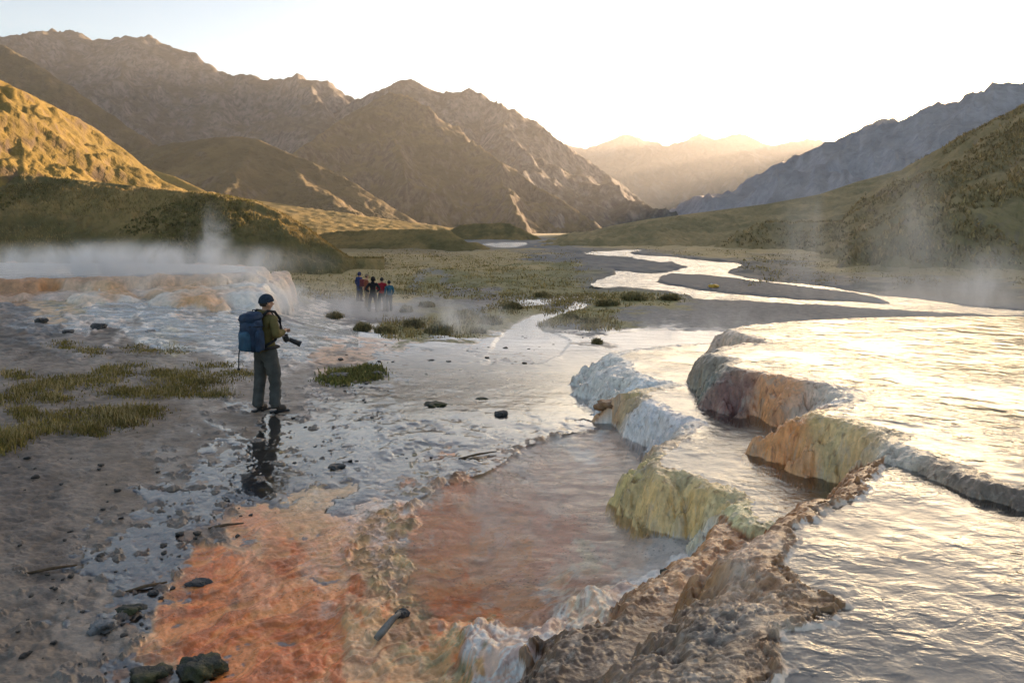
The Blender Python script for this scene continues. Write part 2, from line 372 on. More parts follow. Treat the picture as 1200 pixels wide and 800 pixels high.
# sharp-edged zones in pixel space of the land
def zone(pts, soft_px=4.0, warp=6.0):
    P = smooth_poly([(u, KY * math.log(base_at(u, v)[1])) for u, v in pts], 3)
    a = U + (wu - U) * (warp / 38.0); b = KY * (LY + (wl - LY) * (warp / 38.0))
    sd = sdpoly(a, b, P, 40.0)
    return sstep(-soft_px, soft_px, sd), sd
org, org_sd = zone([(440,548),(390,570),(330,580),(300,593),(268,618),(285,640),(240,640),(215,662),(190,700),(168,742),(152,768),(205,775),(246,790),(255,840),(420,850),(640,850),(760,700),(640,640),(600,560),(520,545)], 3, 9)
MUDC = np.array(MUD)
lm = (1 - org) * sstep(-2, 2, org_sd + 30) * near          # mud just outside the orange mat stays mud
redness = np.clip((COLR[:, 0] - 1.6 * COLR[:, 1]) / .15, 0, 1) * (U < 345) * (BV > 560) * (1 - org)
COLR = COLR * (1 - redness[:, None]) + redness[:, None] * MUDC[None]
edge = np.exp(-(org_sd / 4.0) ** 2) * (U < 420) * (BV > 575)       # pale salty rim of the mat
COLR = COLR * (1 - .55 * edge[:, None]) + .55 * edge[:, None] * np.array((.50, .30, .16))[None]

# ---- ground micro relief
n_a = nz_(lambda x, y: fbm(x * 2.3, y * 2.3, 4, 31, 0.5)); n_b = nz_(lambda x, y: fbm(x * 9, y * 9, 3, 47, 0.55))
n_c = nz_(lambda x, y: ridged(x * 4.5 + .6 * fbm(x * 2, y * 2, 2, 3), y * 4.5, 3, 77) - .55)
RND = sstep(0, .015, AMP)
ck_ = ((U < 420) & (BV < 412) & (YY > 13) & near).astype(f32)
n_d = nz_(lambda x, y: ridged(x * 1.1 + .4 * fbm(x, y, 2, 2), y * 1.6, 3, 611, .4) - .6)
Z = Z0 + AMP * (0.6 * n_a + 0.42 * n_b * (1 - .75 * ck_)) + ck_ * AMP * 1.6 * n_d
# flow ripples on the orange mat
mat_k = org * sstep(560, 620, BV)
Z += mat_k * .016 * nz_(lambda x, y: ridged(x * 5 + 1.2 * fbm(x * 2, y * 2, 3, 9), y * 2.4 + x * 1.6, 4, 19) - .5)
fl = nz_(lambda x, y: fbm((x * .75 + y * .66) * 1.1 + .35 * fbm(x * 2, y * 2, 3, 8), (y * .75 - x * .66) * 7.5 + 1.6 * fbm(x * 1.5, y * 1.5, 3, 18), 5, 29, .6))
fk = (mat_k * sstep(.05, .35, fl) * sstep(600, 680, BV))[:, None]; COLR = COLR * (1 - .55 * fk) + .55 * fk * np.array((.25, .075, .022))[None]
fk = (mat_k * sstep(.05, .35, -fl))[:, None]; COLR = COLR * (1 - .45 * fk) + .45 * fk * np.array((.58, .24, .075))[None]
Z += mat_k * .012 * fl
gk = (org * sstep(585, 625, BV) * sstep(470, 370, wu) * np.clip((1.9 - COLR[:, 0] / np.maximum(COLR[:, 1], 1e-3)) / .5, 0, 1))[:, None]
COLR = COLR * (1 - .8 * gk) + .8 * gk * np.array((.52, .165, .045))[None]
# cracked crust between the flat and the pink pool
crust, _ = zone([(690,505),(600,512),(520,535),(450,570),(420,620),(400,650),(430,700),(490,720),(520,700),(480,660),(500,620),(520,575),(600,560),(640,520)], 8, 10)
ck = nz_(lambda x, y: 1 - np.abs(fbm(x * 2.6 + .5 * fbm(x * 5, y * 5, 3, 14), y * 2.6, 3, 91, .6)) * 3.2)
ck = np.clip(ck, 0, 1) * crust
Z += ck * (.022 + .008 * n_b); COLR = COLR * (1 - .75 * ck[:, None]) + .75 * ck[:, None] * np.array((.15, .075, .03))[None]
# heaps of ochre crust at the lower middle
heap, _ = zone([(430,640),(470,690),(500,730),(560,745),(540,800),(440,800),(410,730),(400,680)], 14, 12)
Z += heap * (.015 + .05 * np.clip(nz_(lambda x, y: fbm(x * 2.2, y * 2.2, 3, 63, .4)), -.2, 1))
# tall soft noise for banks
Z += np.where((YY > 18) & (YY < 60), .5 * AMP * nz_(lambda x, y: fbm(x * .5, y * .5, 4, 71)), 0)
farz = (YY >= 40) & (YY < 2500)
ff = np.zeros(len(XX), f32); ff[farz] = .35 * fbm(XX[farz] * .06, YY[farz] * .06, 4, 5) + .25 * fbm(XX[farz] * .25, YY[farz] * .25, 3, 9)
Z += ff * sstep(40, 60, YY)

# ---- river and stream
RZ = -2.06
river_px = [(683,297),(717,294),(753,293),(740,298),(780,301),(813,304),(862,308),(866,314),(857,320),(891,328),(958,335),(1021,345),(1103,354),(1200,363),(1400,372),(1400,382),(1200,373),(1103,370),(1060,366),(1010,364),(958,360),(910,357),(876,354),(852,354),(813,352),(806,347),(765,341),(731,338),(697,336),(697,330),(717,323),(721,317),(765,320),(804,313.5),(779,308),(741,303),(712,300)]
isl_px = [(770,328),(784,323),(813,322),(837,323.5),(891,330),(958,338),(1007,345),(1040,355),(1007,353),(934,350),(862,345),(813,339),(775,332)]
far_px = [(566,286),(590,284),(618,284),(612,289),(585,290)]
far2_px = [(640,287.5),(668,287),(660,289)]
def lpoly(pts, z, n=3): return smooth_poly([((u), KY * math.log(W(u, v, z)[1])) for u, v in pts], n)
a_, b_ = U + .12 * (wu - U), KY * (LY + .05 * (wl - LY))
sd_r = sdpoly(a_, b_, lpoly(river_px, RZ), 30); sd_i = sdpoly(a_, b_, lpoly(isl_px, RZ), 30)
sd_f = np.maximum(sdpoly(a_, b_, lpoly(far_px, RZ, 2), 30), sdpoly(a_, b_, lpoly(far2_px, RZ, 2), 30))
sd_riv = np.maximum(np.minimum(sd_r, -sd_i), sd_f)
sd_riv = sd_riv + 3.2 * fbm(XX * .22, YY * .10, 4, 991, .6) - 1.2
inr = sstep(-2.0, 1.5, sd_riv)
Zr = np.minimum(Z, -1.98); bank = sstep(-26, -2, sd_riv)
Z = Z * (1 - inr) + (RZ - .10) * inr
isl = sstep(-1, 4, sd_i); Z = np.where((isl > 0), Z * (1 - isl) + isl * (-1.93 + .06 * ff + .05 * n_a), Z)
gr = np.clip(bank * 1.0, 0, 1) * (BV < 372) * (YY > 33)
gn = nz_(lambda x, y: fbm(x * .8, y * .8, 3, 55))
COLR = COLR * (1 - .8 * gr[:, None]) + .8 * gr[:, None] * np.array(GRV)[None]
COLR = COLR * (1 - isl[:, None]) + isl[:, None] * np.array((.085, .082, .08))[None]
stream_px = [(703,343),(660,345),(640,348),(655,352),(674,352),(660,361),(625,368),(606,377),(590,390),(578,405),(575,425),(640,425),(668,402),(655,392),(634,385),(642,373),(682,361),(692,350)]
stm, stm_sd = zone(stream_px, 2.5, 3)
stm2, _ = zone([(600,352),(640,350),(655,354),(610,358)], 2, 2)
stm3, _ = zone([(700,394),(740,388),(800,386),(860,390),(850,402),(780,404),(720,402)], 2, 3)
stm = np.maximum(np.maximum(stm, stm2), stm3)
Z = Z - stm * .06 * sstep(14, 22, YY); FILM = FILM * (1 - stm) + stm * .0 - .010 * mat_k
COLR = COLR * (1 - .7 * stm[:, None]) + .7 * stm[:, None] * np.array((.42, .36, .31))[None]
# walked track on the plain, pale and muddy
for tp in ([(478,342),(482,330),(490,318),(503,313),(520,318),(532,332),(540,342),(530,344),(515,325),(500,320),(492,332),(490,345)],
           [(440,372),(480,352),(500,344),(520,350),(560,356),(610,356),(600,362),(540,362),(500,356),(470,374)]):
    tk, _ = zone(tp, 3, 8); COLR = COLR * (1 - .7 * tk[:, None]) + .7 * tk[:, None] * np.array((.17, .155, .14))[None]

# ---- terraces --------------------------------------------------
wx = XX + nz_(lambda x, y: .055 * fbm(x * 4.2, y * 4.2, 4, 121, .55) + .02 * fbm(x * 22, y * 22, 2, 5))
wy = YY + nz_(lambda x, y: .055 * fbm(x * 4.2 + 7, y * 4.2, 4, 131, .55) + .02 * fbm(x * 22 + 3, y * 22, 2, 6))
TER = np.zeros(len(XX), np.int8)     # which terrace a vertex belongs to
WALL = np.zeros(len(XX), f32)
def plateau(pts, L, w, tid, lip=.018, depth=.10, pexp=.75, n=4, warpk=1.0, rimw=.07):
    global Z, TER, WALL
    P = wpoly(pts, L, n)
    sd = sdpoly(XX + warpk * (wx - XX), YY + warpk * (wy - YY), P, 3.0)
    w = np.broadcast_to(np.asarray(w, f32), XX.shape)
    t = np.clip((sd + w) / w, 0, 1)
    prof = np.sin(t * np.pi / 2) ** pexp
    Zn = Z + (L + lip * .3 - Z) * prof
    ins = sd > 0
    lipz = L + lip * (0.4 + (1.2 if tid != 4 else .3) * n_b) * np.exp(-((sd - .03) / .05) ** 2) - depth * sstep(.04, .5, sd) + .25 * AMP * n_a * sstep(.1, .4, sd)
    Zn = np.where(ins, lipz, Zn)
    on = (t > 0) & (Z < L + .02)
    Z = np.where(on, np.where(ins, Zn, np.maximum(Zn, Z)), Z)
    wl_ = on & (sd < rimw) & (t > .002)
    TER = np.where(wl_, tid, np.where(on, 0, TER)).astype(np.int8)
    WALL = np.where(on, np.where(sd < rimw, 1.0, 0.0), WALL)
    return sd
# pink pool basin
PC = wpoly([(640,516),(690,507),(760,510),(800,520),(790,548),(765,580),(785,617),(810,650),(775,667),(735,677),(690,692),(655,716),(625,737),(600,741),(545,724),(512,717),(490,697),(475,680),(490,660),(480,640),(502,615),(490,595),(520,570),(560,560),(590,545),(610,530)], 0)
sdC = sdpoly(wx, wy, PC, 2.0)
CW_L = -.006
Z = np.where(sdC > -.15, Z * (1 - sstep(-.15, .1, sdC)) + sstep(-.15, .1, sdC) * (CW_L - .02 - .10 * sstep(0, .5, sdC) + .008 * n_a), Z)
cb = np.exp(-((sdC + .09) / .07) ** 2) * np.clip(nz_(lambda x, y: fbm(x * 2.1, y * 2.1, 4, 515, .6)) * 3 + .35, 0, 1) * sstep(-.5, .5, 640 - BV)
Z += cb * (.038 + .02 * n_b); COLR = COLR * (1 - .8 * cb[:, None]) + .8 * cb[:, None] * np.array((.17, .09, .04))[None]
# pale rock hump at the bottom, below the pool
hump, hsd = zone([(545,765),(575,745),(620,738),(650,722),(690,705),(740,690),(790,660),(800,690),(700,760),(640,820),(560,820)], 10, 10)
Z += hump * (.05 + .05 * n_a + .03 * nz_(lambda x, y: ridged(x * 3.5, y * 3.5, 3, 201)) )
lump, _ = zone([(548,770),(580,746),(625,742),(650,760),(640,800),(560,815)], 14, 8); Z += lump * .05
# middle terrace (pools E and B)
BL = .42
be = [(728,413.6),(735,423),(742,434),(761,443),(779,447),(800,451),(772,455),(755,460),(768,472),(792,486),(820,494),(806,508),(786,522),(768,545),(808,556),(846,572),(864,580),(884,610),(920,615),(1000,600),(1040,560),(1000,500),(950,470),(900,430),(860,405),(800,404)]
wbe = np.where(YY > 9.6, .8, np.where(YY > 8.2, .42, .40)).astype(f32)
wbe = wbe * (1 + .35 * n_a)
sdB = plateau(be, BL, np.clip(wbe, .2, 1.4), 2, pexp=.95)
# foreground ridge
RL = .34
ridge_pts = [(1010,576),(930,600),(870,627),(800,667),(760,697),(700,742),(640,792),(600,850),(560,960),(900,1000),(1100,800),(1100,600)]
sdR = plateau(ridge_pts, RL, np.clip(.30 * (1 + .3 * n_a), .15, .6), 3, lip=.02, depth=-.02, pexp=.8, rimw=9)
DL = .80
d_pts = [(1000,577),(962,590),(935,610),(914,640),(906,660),(935,688),(975,711),(935,730),(900,750),(885,800),(868,900),(860,1100),(1500,1200),(1800,700),(1500,640),(1200,560),(1040,540)]
wd = np.interp(YY, [2, 3, 4, 5], [1.0, .95, .6, .3]).astype(f32) * (1 + .25 * n_a)
sdD = plateau(d_pts, DL, np.clip(wd, .15, 1.5), 3, lip=.034, depth=.05, pexp=.95, warpk=1.0, rimw=.06)
# upper terrace
AL = .90
a_pts = [(868,383),(879,392),(905,401),(868,404),(846,409),(842,415),(866,421),(858,428),(873,432),(920,441),(967,448),(1009,462),(992,474),(962,485),(1004,495),(1037,503),(1060,510),(1052,518),(1074,528),(1107,540),(1144,557),(1200,573),(1300,606),(1500,660),(2000,640),(2000,380),(1400,373),(1200,371),(1000,373)]
wa = np.interp(YY, [4, 5.3, 6.4, 7, 14], [.12, .20, .52, .58, .42]).astype(f32) * (1 + .45 * nz_(lambda x, y: fbm(x * 2.2, y * 2.2, 2, 88)))
sdA = plateau(a_pts, AL, np.clip(wa, .09, .8), 1, lip=.012, depth=.07, pexp=.92)
# left terrace
FLv = 1.12
f_pts = [(-500,330),(-200,326),(0,327.5),(60,326),(130,325),(190,322.5),(240,321.5),(280,319.5),(293,319),(300,314),(270,311),(200,309),(0,308),(-300,304),(-500,300)]
wxs = XX + nz_(lambda x, y: .34 * fbm(x * 1.0, y * 1.0, 2, 141, .45)); wys = YY + nz_(lambda x, y: .34 * fbm(x * 1.0 + 5, y * 1.0, 2, 151, .45))
def plateauF():
    global wx, wy
    sx, sy = wx, wy; wx, wy = wxs, wys
    r = plateau(f_pts, FLv, np.clip(.5 * (1 + .5 * nz_(lambda x, y: fbm(x * .8, y * .8, 2, 778))), .25, 1.1), 4, lip=.03, depth=.12, pexp=.65, rimw=.2)
    wx, wy = sx, sy; return r
def plateauF2():
    global wx, wy
    sx, sy = wx, wy; wx, wy = wxs, wys
    plateau([(-500, 352), (-200, 346), (0, 346), (60, 342), (110, 346), (150, 339), (200, 341), (230, 347), (270, 344), (296, 343), (308, 334), (300, 316), (0, 312), (-500, 308)], .72, np.clip(.6 * (1 + .6 * nz_(lambda x, y: fbm(x * .7, y * .7, 2, 779))), .25, 1.2), 4, lip=.03, depth=-.03, pexp=.7, rimw=9)
    wx, wy = sx, sy
plateauF2()
sdF = plateauF()

# lumpy flow-stone relief on the walls
wk = WALL * (TER > 0)
Z += np.where(TER == 3, .011 * nz_(lambda x, y: ridged(x * 4 + fbm(x * 3, y * 3, 2, 2), y * 6 + x * 3, 3, 177) - .6) + .006 * n_b + .012 * n_a, 0) * sstep(0.0, -.12, sdD)
Z += np.where((TER == 1) | (TER == 2), .02 * n_a + .012 * nz_(lambda x, y: fbm(x * 14, y * 14, 2, 66)), 0) * sstep(.02, -.08, np.where(TER == 1, sdA, sdB))
Z += np.where(TER == 4, .05 * n_a + .09 * nz_(lambda x, y: fbm(x * 1.1, y * 1.1, 2, 777)), 0)
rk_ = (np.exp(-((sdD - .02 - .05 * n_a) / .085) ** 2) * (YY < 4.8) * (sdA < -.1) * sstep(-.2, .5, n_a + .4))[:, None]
# micro rimstone dams on the grey lower ridge
dam = np.where(TER == 3, np.clip(1 - np.abs(nz_(lambda x, y: fbm(x * 5.5 + .4 * fbm(x * 14, y * 14, 2, 4), y * 5.5, 2, 211))) * 7, 0, 1), 0) * sstep(.55, .25, np.abs(sdD)) * (YY < 4.0)
Z += .012 * dam

# wall colours, by where they stand on the terrace
def wall_colors(tid, pts, z, wscale=1.0):
    m = (TER == tid)
    if not m.any(): return
    x, y = XX[m], YY[m]
    x = x + .10 * wscale * fbm(x * 3 / wscale, y * 3 / wscale, 4, 301); y = y + .10 * wscale * fbm(x * 3 / wscale + 4, y * 3 / wscale, 4, 311)
    nu = np.zeros((m.sum(), 3)); de = np.zeros(m.sum())
    for u, v, zz, c in pts:
        px, py, _ = W(u, v, zz)
        w = 1 / (((x - px) ** 2 + (y - py) ** 2) ** 2 + 1e-4 * wscale ** 4)
        nu += w[:, None] * np.array(c); de += w
    COLR[m] = nu / de[:, None]
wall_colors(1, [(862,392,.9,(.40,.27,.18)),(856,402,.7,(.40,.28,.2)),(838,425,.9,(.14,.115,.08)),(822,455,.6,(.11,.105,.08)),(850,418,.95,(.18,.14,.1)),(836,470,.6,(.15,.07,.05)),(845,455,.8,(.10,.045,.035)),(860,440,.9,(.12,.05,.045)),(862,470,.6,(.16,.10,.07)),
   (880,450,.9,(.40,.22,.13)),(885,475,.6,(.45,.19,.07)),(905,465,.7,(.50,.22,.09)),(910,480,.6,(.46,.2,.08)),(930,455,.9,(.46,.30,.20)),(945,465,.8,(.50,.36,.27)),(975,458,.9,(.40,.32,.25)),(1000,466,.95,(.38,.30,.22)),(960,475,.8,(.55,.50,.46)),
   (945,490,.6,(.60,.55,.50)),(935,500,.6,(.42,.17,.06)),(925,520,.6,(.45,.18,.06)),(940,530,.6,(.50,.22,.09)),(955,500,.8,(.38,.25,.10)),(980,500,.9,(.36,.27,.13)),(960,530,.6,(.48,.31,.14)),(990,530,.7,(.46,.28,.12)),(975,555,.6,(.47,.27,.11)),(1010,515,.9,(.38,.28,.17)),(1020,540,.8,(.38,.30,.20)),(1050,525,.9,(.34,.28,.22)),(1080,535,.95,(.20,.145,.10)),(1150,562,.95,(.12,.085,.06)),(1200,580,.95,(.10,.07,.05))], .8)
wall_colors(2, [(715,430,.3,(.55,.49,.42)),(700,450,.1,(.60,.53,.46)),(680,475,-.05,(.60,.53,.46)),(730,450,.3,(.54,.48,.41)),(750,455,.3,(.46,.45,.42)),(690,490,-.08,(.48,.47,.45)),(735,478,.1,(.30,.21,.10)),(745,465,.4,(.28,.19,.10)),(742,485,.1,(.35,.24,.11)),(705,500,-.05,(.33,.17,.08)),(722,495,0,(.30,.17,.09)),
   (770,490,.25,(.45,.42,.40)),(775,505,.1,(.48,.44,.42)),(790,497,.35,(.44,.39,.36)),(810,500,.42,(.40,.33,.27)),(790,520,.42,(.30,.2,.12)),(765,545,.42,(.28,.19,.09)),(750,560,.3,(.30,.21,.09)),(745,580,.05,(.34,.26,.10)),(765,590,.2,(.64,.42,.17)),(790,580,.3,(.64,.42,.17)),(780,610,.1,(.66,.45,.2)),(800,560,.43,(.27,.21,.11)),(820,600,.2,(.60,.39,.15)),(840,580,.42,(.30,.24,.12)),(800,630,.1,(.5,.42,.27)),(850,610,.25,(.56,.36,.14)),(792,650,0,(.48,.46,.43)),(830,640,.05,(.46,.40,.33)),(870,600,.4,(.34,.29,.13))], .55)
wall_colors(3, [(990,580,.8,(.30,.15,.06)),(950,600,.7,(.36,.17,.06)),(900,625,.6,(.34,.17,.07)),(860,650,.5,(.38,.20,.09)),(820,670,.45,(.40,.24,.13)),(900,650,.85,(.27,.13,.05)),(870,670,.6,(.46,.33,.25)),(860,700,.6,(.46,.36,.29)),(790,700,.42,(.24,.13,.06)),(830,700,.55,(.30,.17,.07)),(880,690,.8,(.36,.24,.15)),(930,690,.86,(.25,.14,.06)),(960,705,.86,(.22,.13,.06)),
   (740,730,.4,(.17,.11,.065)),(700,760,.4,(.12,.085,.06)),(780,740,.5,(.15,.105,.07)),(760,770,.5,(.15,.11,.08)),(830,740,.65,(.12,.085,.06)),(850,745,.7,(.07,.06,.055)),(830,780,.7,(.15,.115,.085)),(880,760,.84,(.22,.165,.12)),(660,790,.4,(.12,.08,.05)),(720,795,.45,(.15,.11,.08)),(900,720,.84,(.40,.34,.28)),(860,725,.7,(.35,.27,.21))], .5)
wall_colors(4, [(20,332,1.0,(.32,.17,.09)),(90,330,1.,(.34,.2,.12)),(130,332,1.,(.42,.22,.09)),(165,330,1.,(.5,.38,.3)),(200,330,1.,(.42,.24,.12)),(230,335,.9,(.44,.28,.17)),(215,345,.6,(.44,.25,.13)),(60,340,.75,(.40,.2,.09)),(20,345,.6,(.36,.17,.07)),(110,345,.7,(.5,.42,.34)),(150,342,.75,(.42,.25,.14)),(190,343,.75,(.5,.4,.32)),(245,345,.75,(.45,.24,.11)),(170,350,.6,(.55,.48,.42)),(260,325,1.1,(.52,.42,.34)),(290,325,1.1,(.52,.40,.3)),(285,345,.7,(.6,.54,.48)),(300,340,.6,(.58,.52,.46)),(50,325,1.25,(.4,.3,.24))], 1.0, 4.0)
COLR = COLR * (1 - .35 * dam[:, None]) + .35 * dam[:, None] * np.array((.6, .57, .53))[None]
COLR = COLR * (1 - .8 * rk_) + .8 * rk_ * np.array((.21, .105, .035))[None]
# hollow colours inside the raised pools
for sd_, L_, c_ in ((sdA, AL, (.44, .36, .29)), (sdB, BL, (.40, .33, .26)), (sdD, DL, (.34, .28, .23)), (sdF, FLv, (.4, .36, .33))):
    k = sstep(.03, .15, sd_) * (TER == 0) * (Z < L_ - .004) * (Z > L_ - .3)
    COLR = COLR * (1 - k[:, None]) + k[:, None] * np.array(c_)[None]

# clods: dark lumps standing out of the wet flats
cl = nz_(lambda x, y: fbm(x * 3.2, y * 5.0, 5, 401, .62))
clm = sstep(.40, .55, cl) * (TER == 0) * (WALL == 0) * sstep(-.035, -.005, FILM) * sstep(24, 12, YY) * (org < .5) * (sdC < -.1) * (1 - crust) * sstep(730, 600, U) * (sdB < -1)
Z += clm * (.016 + .02 * n_b); COLR = COLR * (1 - .8 * clm[:, None]) + .8 * clm[:, None] * np.array((.09, .07, .055))[None]

WET = np.full(len(XX), .25, f32)
WET = np.where(near, .25 + .45 * sstep(-.06, 0, FILM), WET)
WET = np.where(org > .3, .8, WET); WET = np.where(TER > 0, 1.0, WET); WET = np.where(TER == 4, .6, WET); WET = np.where(TER == 3, .85, WET)
WET = np.where((YY > 24), .05, WET); WET = np.clip(WET + .2 * n_a, 0, 1)
COLR[YY < 45] *= 1.62; COLR[YY >= 45] *= 1.35
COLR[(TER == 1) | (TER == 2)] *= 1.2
COLR[TER == 3] *= np.array((.84, .72, .61))
COLR = np.clip(COLR * (1 + .22 * n_b[:, None] + .18 * n_a[:, None]), .01, 9)
COLR *= np.minimum(1, .82 / COLR.max(1))[:, None]

V = np.stack([XX, YY, Z], -1).astype(f32)
# smooth vertex normals for the whole sheet so that cut-out terraces have no seam
G = V.reshape(NR, NC, 3)
du_ = np.gradient(G, axis=1); dv_ = np.gradient(G, axis=0)
NRM = np.cross(du_.reshape(-1, 3), dv_.reshape(-1, 3)); NRM /= np.linalg.norm(NRM, axis=1, keepdims=True) + 1e-12
NRM[NRM[:, 2] < 0] *= -1
FACES = grid_faces(NR, NC).reshape(-1, 4)
ft = TER[FACES].max(1)
ATT = {'col': COLR, 'wet': WET}
MG = m_ground('wet_ground'); MT = m_ground('flowstone', True)
link('ground', sub_mesh('ground', V, FACES[ft == 0], ATT, NRM), MG)
tag(bpy.data.objects['ground'], 'broad valley ground of dark wet mud, orange mineral mat and grassy plain', 'ground', kind='structure')
TL = {1: 'upper rust and olive flowstone ledge under the largest bright pool', 2: 'middle terrace step with white flow and yellow green wall beside pink pool',
      3: 'brown and grey flowstone ridge in the lower right foreground', 4: 'distant tan terrace wall with steaming pool on top behind the hiker'}
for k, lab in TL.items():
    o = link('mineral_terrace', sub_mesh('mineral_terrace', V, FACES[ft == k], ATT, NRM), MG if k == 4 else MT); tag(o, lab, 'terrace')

# ---- water sheets
def water(name, mask, zval, mat, label, stride=1):
    fm = mask[FACES].all(1)
    f = FACES[fm]
    if len(f) == 0: print('no water', name); return
    Vw = V.copy(); Vw[:, 2] = zval
    o = link(name, sub_mesh(name, Vw, f, {}), mat); tag(o, label, 'water', kind='structure'); return o
W_A = m_water('pool_water_large', ior=1.33, scale=7.0, dist=.02, rough=.11, stretch=(.8, 1.0, 1))
W_D = m_water('pool_water_near', ior=1.6, scale=9.0, dist=.012, rough=.06, stretch=(.7, 1.1, 1))
W_C = m_water('pool_water_pink', tint=(.99, .97, .94), scale=6.0, dist=.017, rough=.05, stretch=(.6, 1.3, 1), ior=1.13)
W_B = m_water('pool_water_mid', ior=1.6, scale=11.0, dist=.012, rough=.12, stretch=(.8, 1, 1))
W_F = m_water('film_water', tint=(.97, .97, .97), scale=9.0, dist=.0018, rough=.10, stretch=(.6, 1, 1), ior=2.0, far_rough=.42)
W_T = m_water('stream_water', scale=5.0, dist=.03, rough=.28, stretch=(.6, 1, 1), ior=1.5)
W_R = m_water('river_water', ior=1.7, scale=1.2, dist=.12, rough=.25, stretch=(.5, 1, 1), tint=(.7, .75, .75))
W_S = m_water('cascade_water', scale=4.0, dist=.05, rough=.15, stretch=(.5, 1, 1), foam=.5)
water('upper_pool', (sdA > .015) & (YY < 25), AL + .002, W_A, 'large bright rippled pool on the upper terrace')
water('middle_pool', (sdB > .015) & (sdA < .03), BL + .002, W_B, 'narrow pool between the yellow green step and the rust wall')
water('near_pool', (sdD > .01) & (sdA < .03), DL + .002, W_D, 'rippled grey pool in the lower right corner')
water('pink_pool', (sdC > -.12) & (Z < .6), CW_L, W_C, 'shallow rippled pool with pink and orange bottom')
water('terrace_pool', (sdF > .05), FLv + .01, W_T, 'steaming pool on the distant tan terrace')
water('river', (sd_riv > -2.0), RZ, W_R, 'pale braided river winding across the valley floor')
dxr = np.abs(sstep(-24, -8, Z0 * 0))
filmz = Z0 + FILM - stm * .03 * sstep(14, 22, YY)
fw = (TER == 0) & (WALL == 0) & (FILM > -.03) & near & (YY < 46) & (filmz > Z - .05) & (sdC < -.02) & (sdA < -.3) & (sdB < -.05) & (sdD < -.3) & (sdR < -.05)
casc = (U < 420) & (BV < 412) & (YY > 13)
water('stream', fw & ~casc & (YY > 17), filmz, W_F, 'pale shallow stream running from the flat to the river')
water('shallow_water', fw & ~casc & (YY < 17.1), filmz, W_F, 'thin sheet of water over the mud and pale mineral flat')
water('cascade', fw & casc, filmz + .01, W_S, 'white water running down from the distant tan terrace')

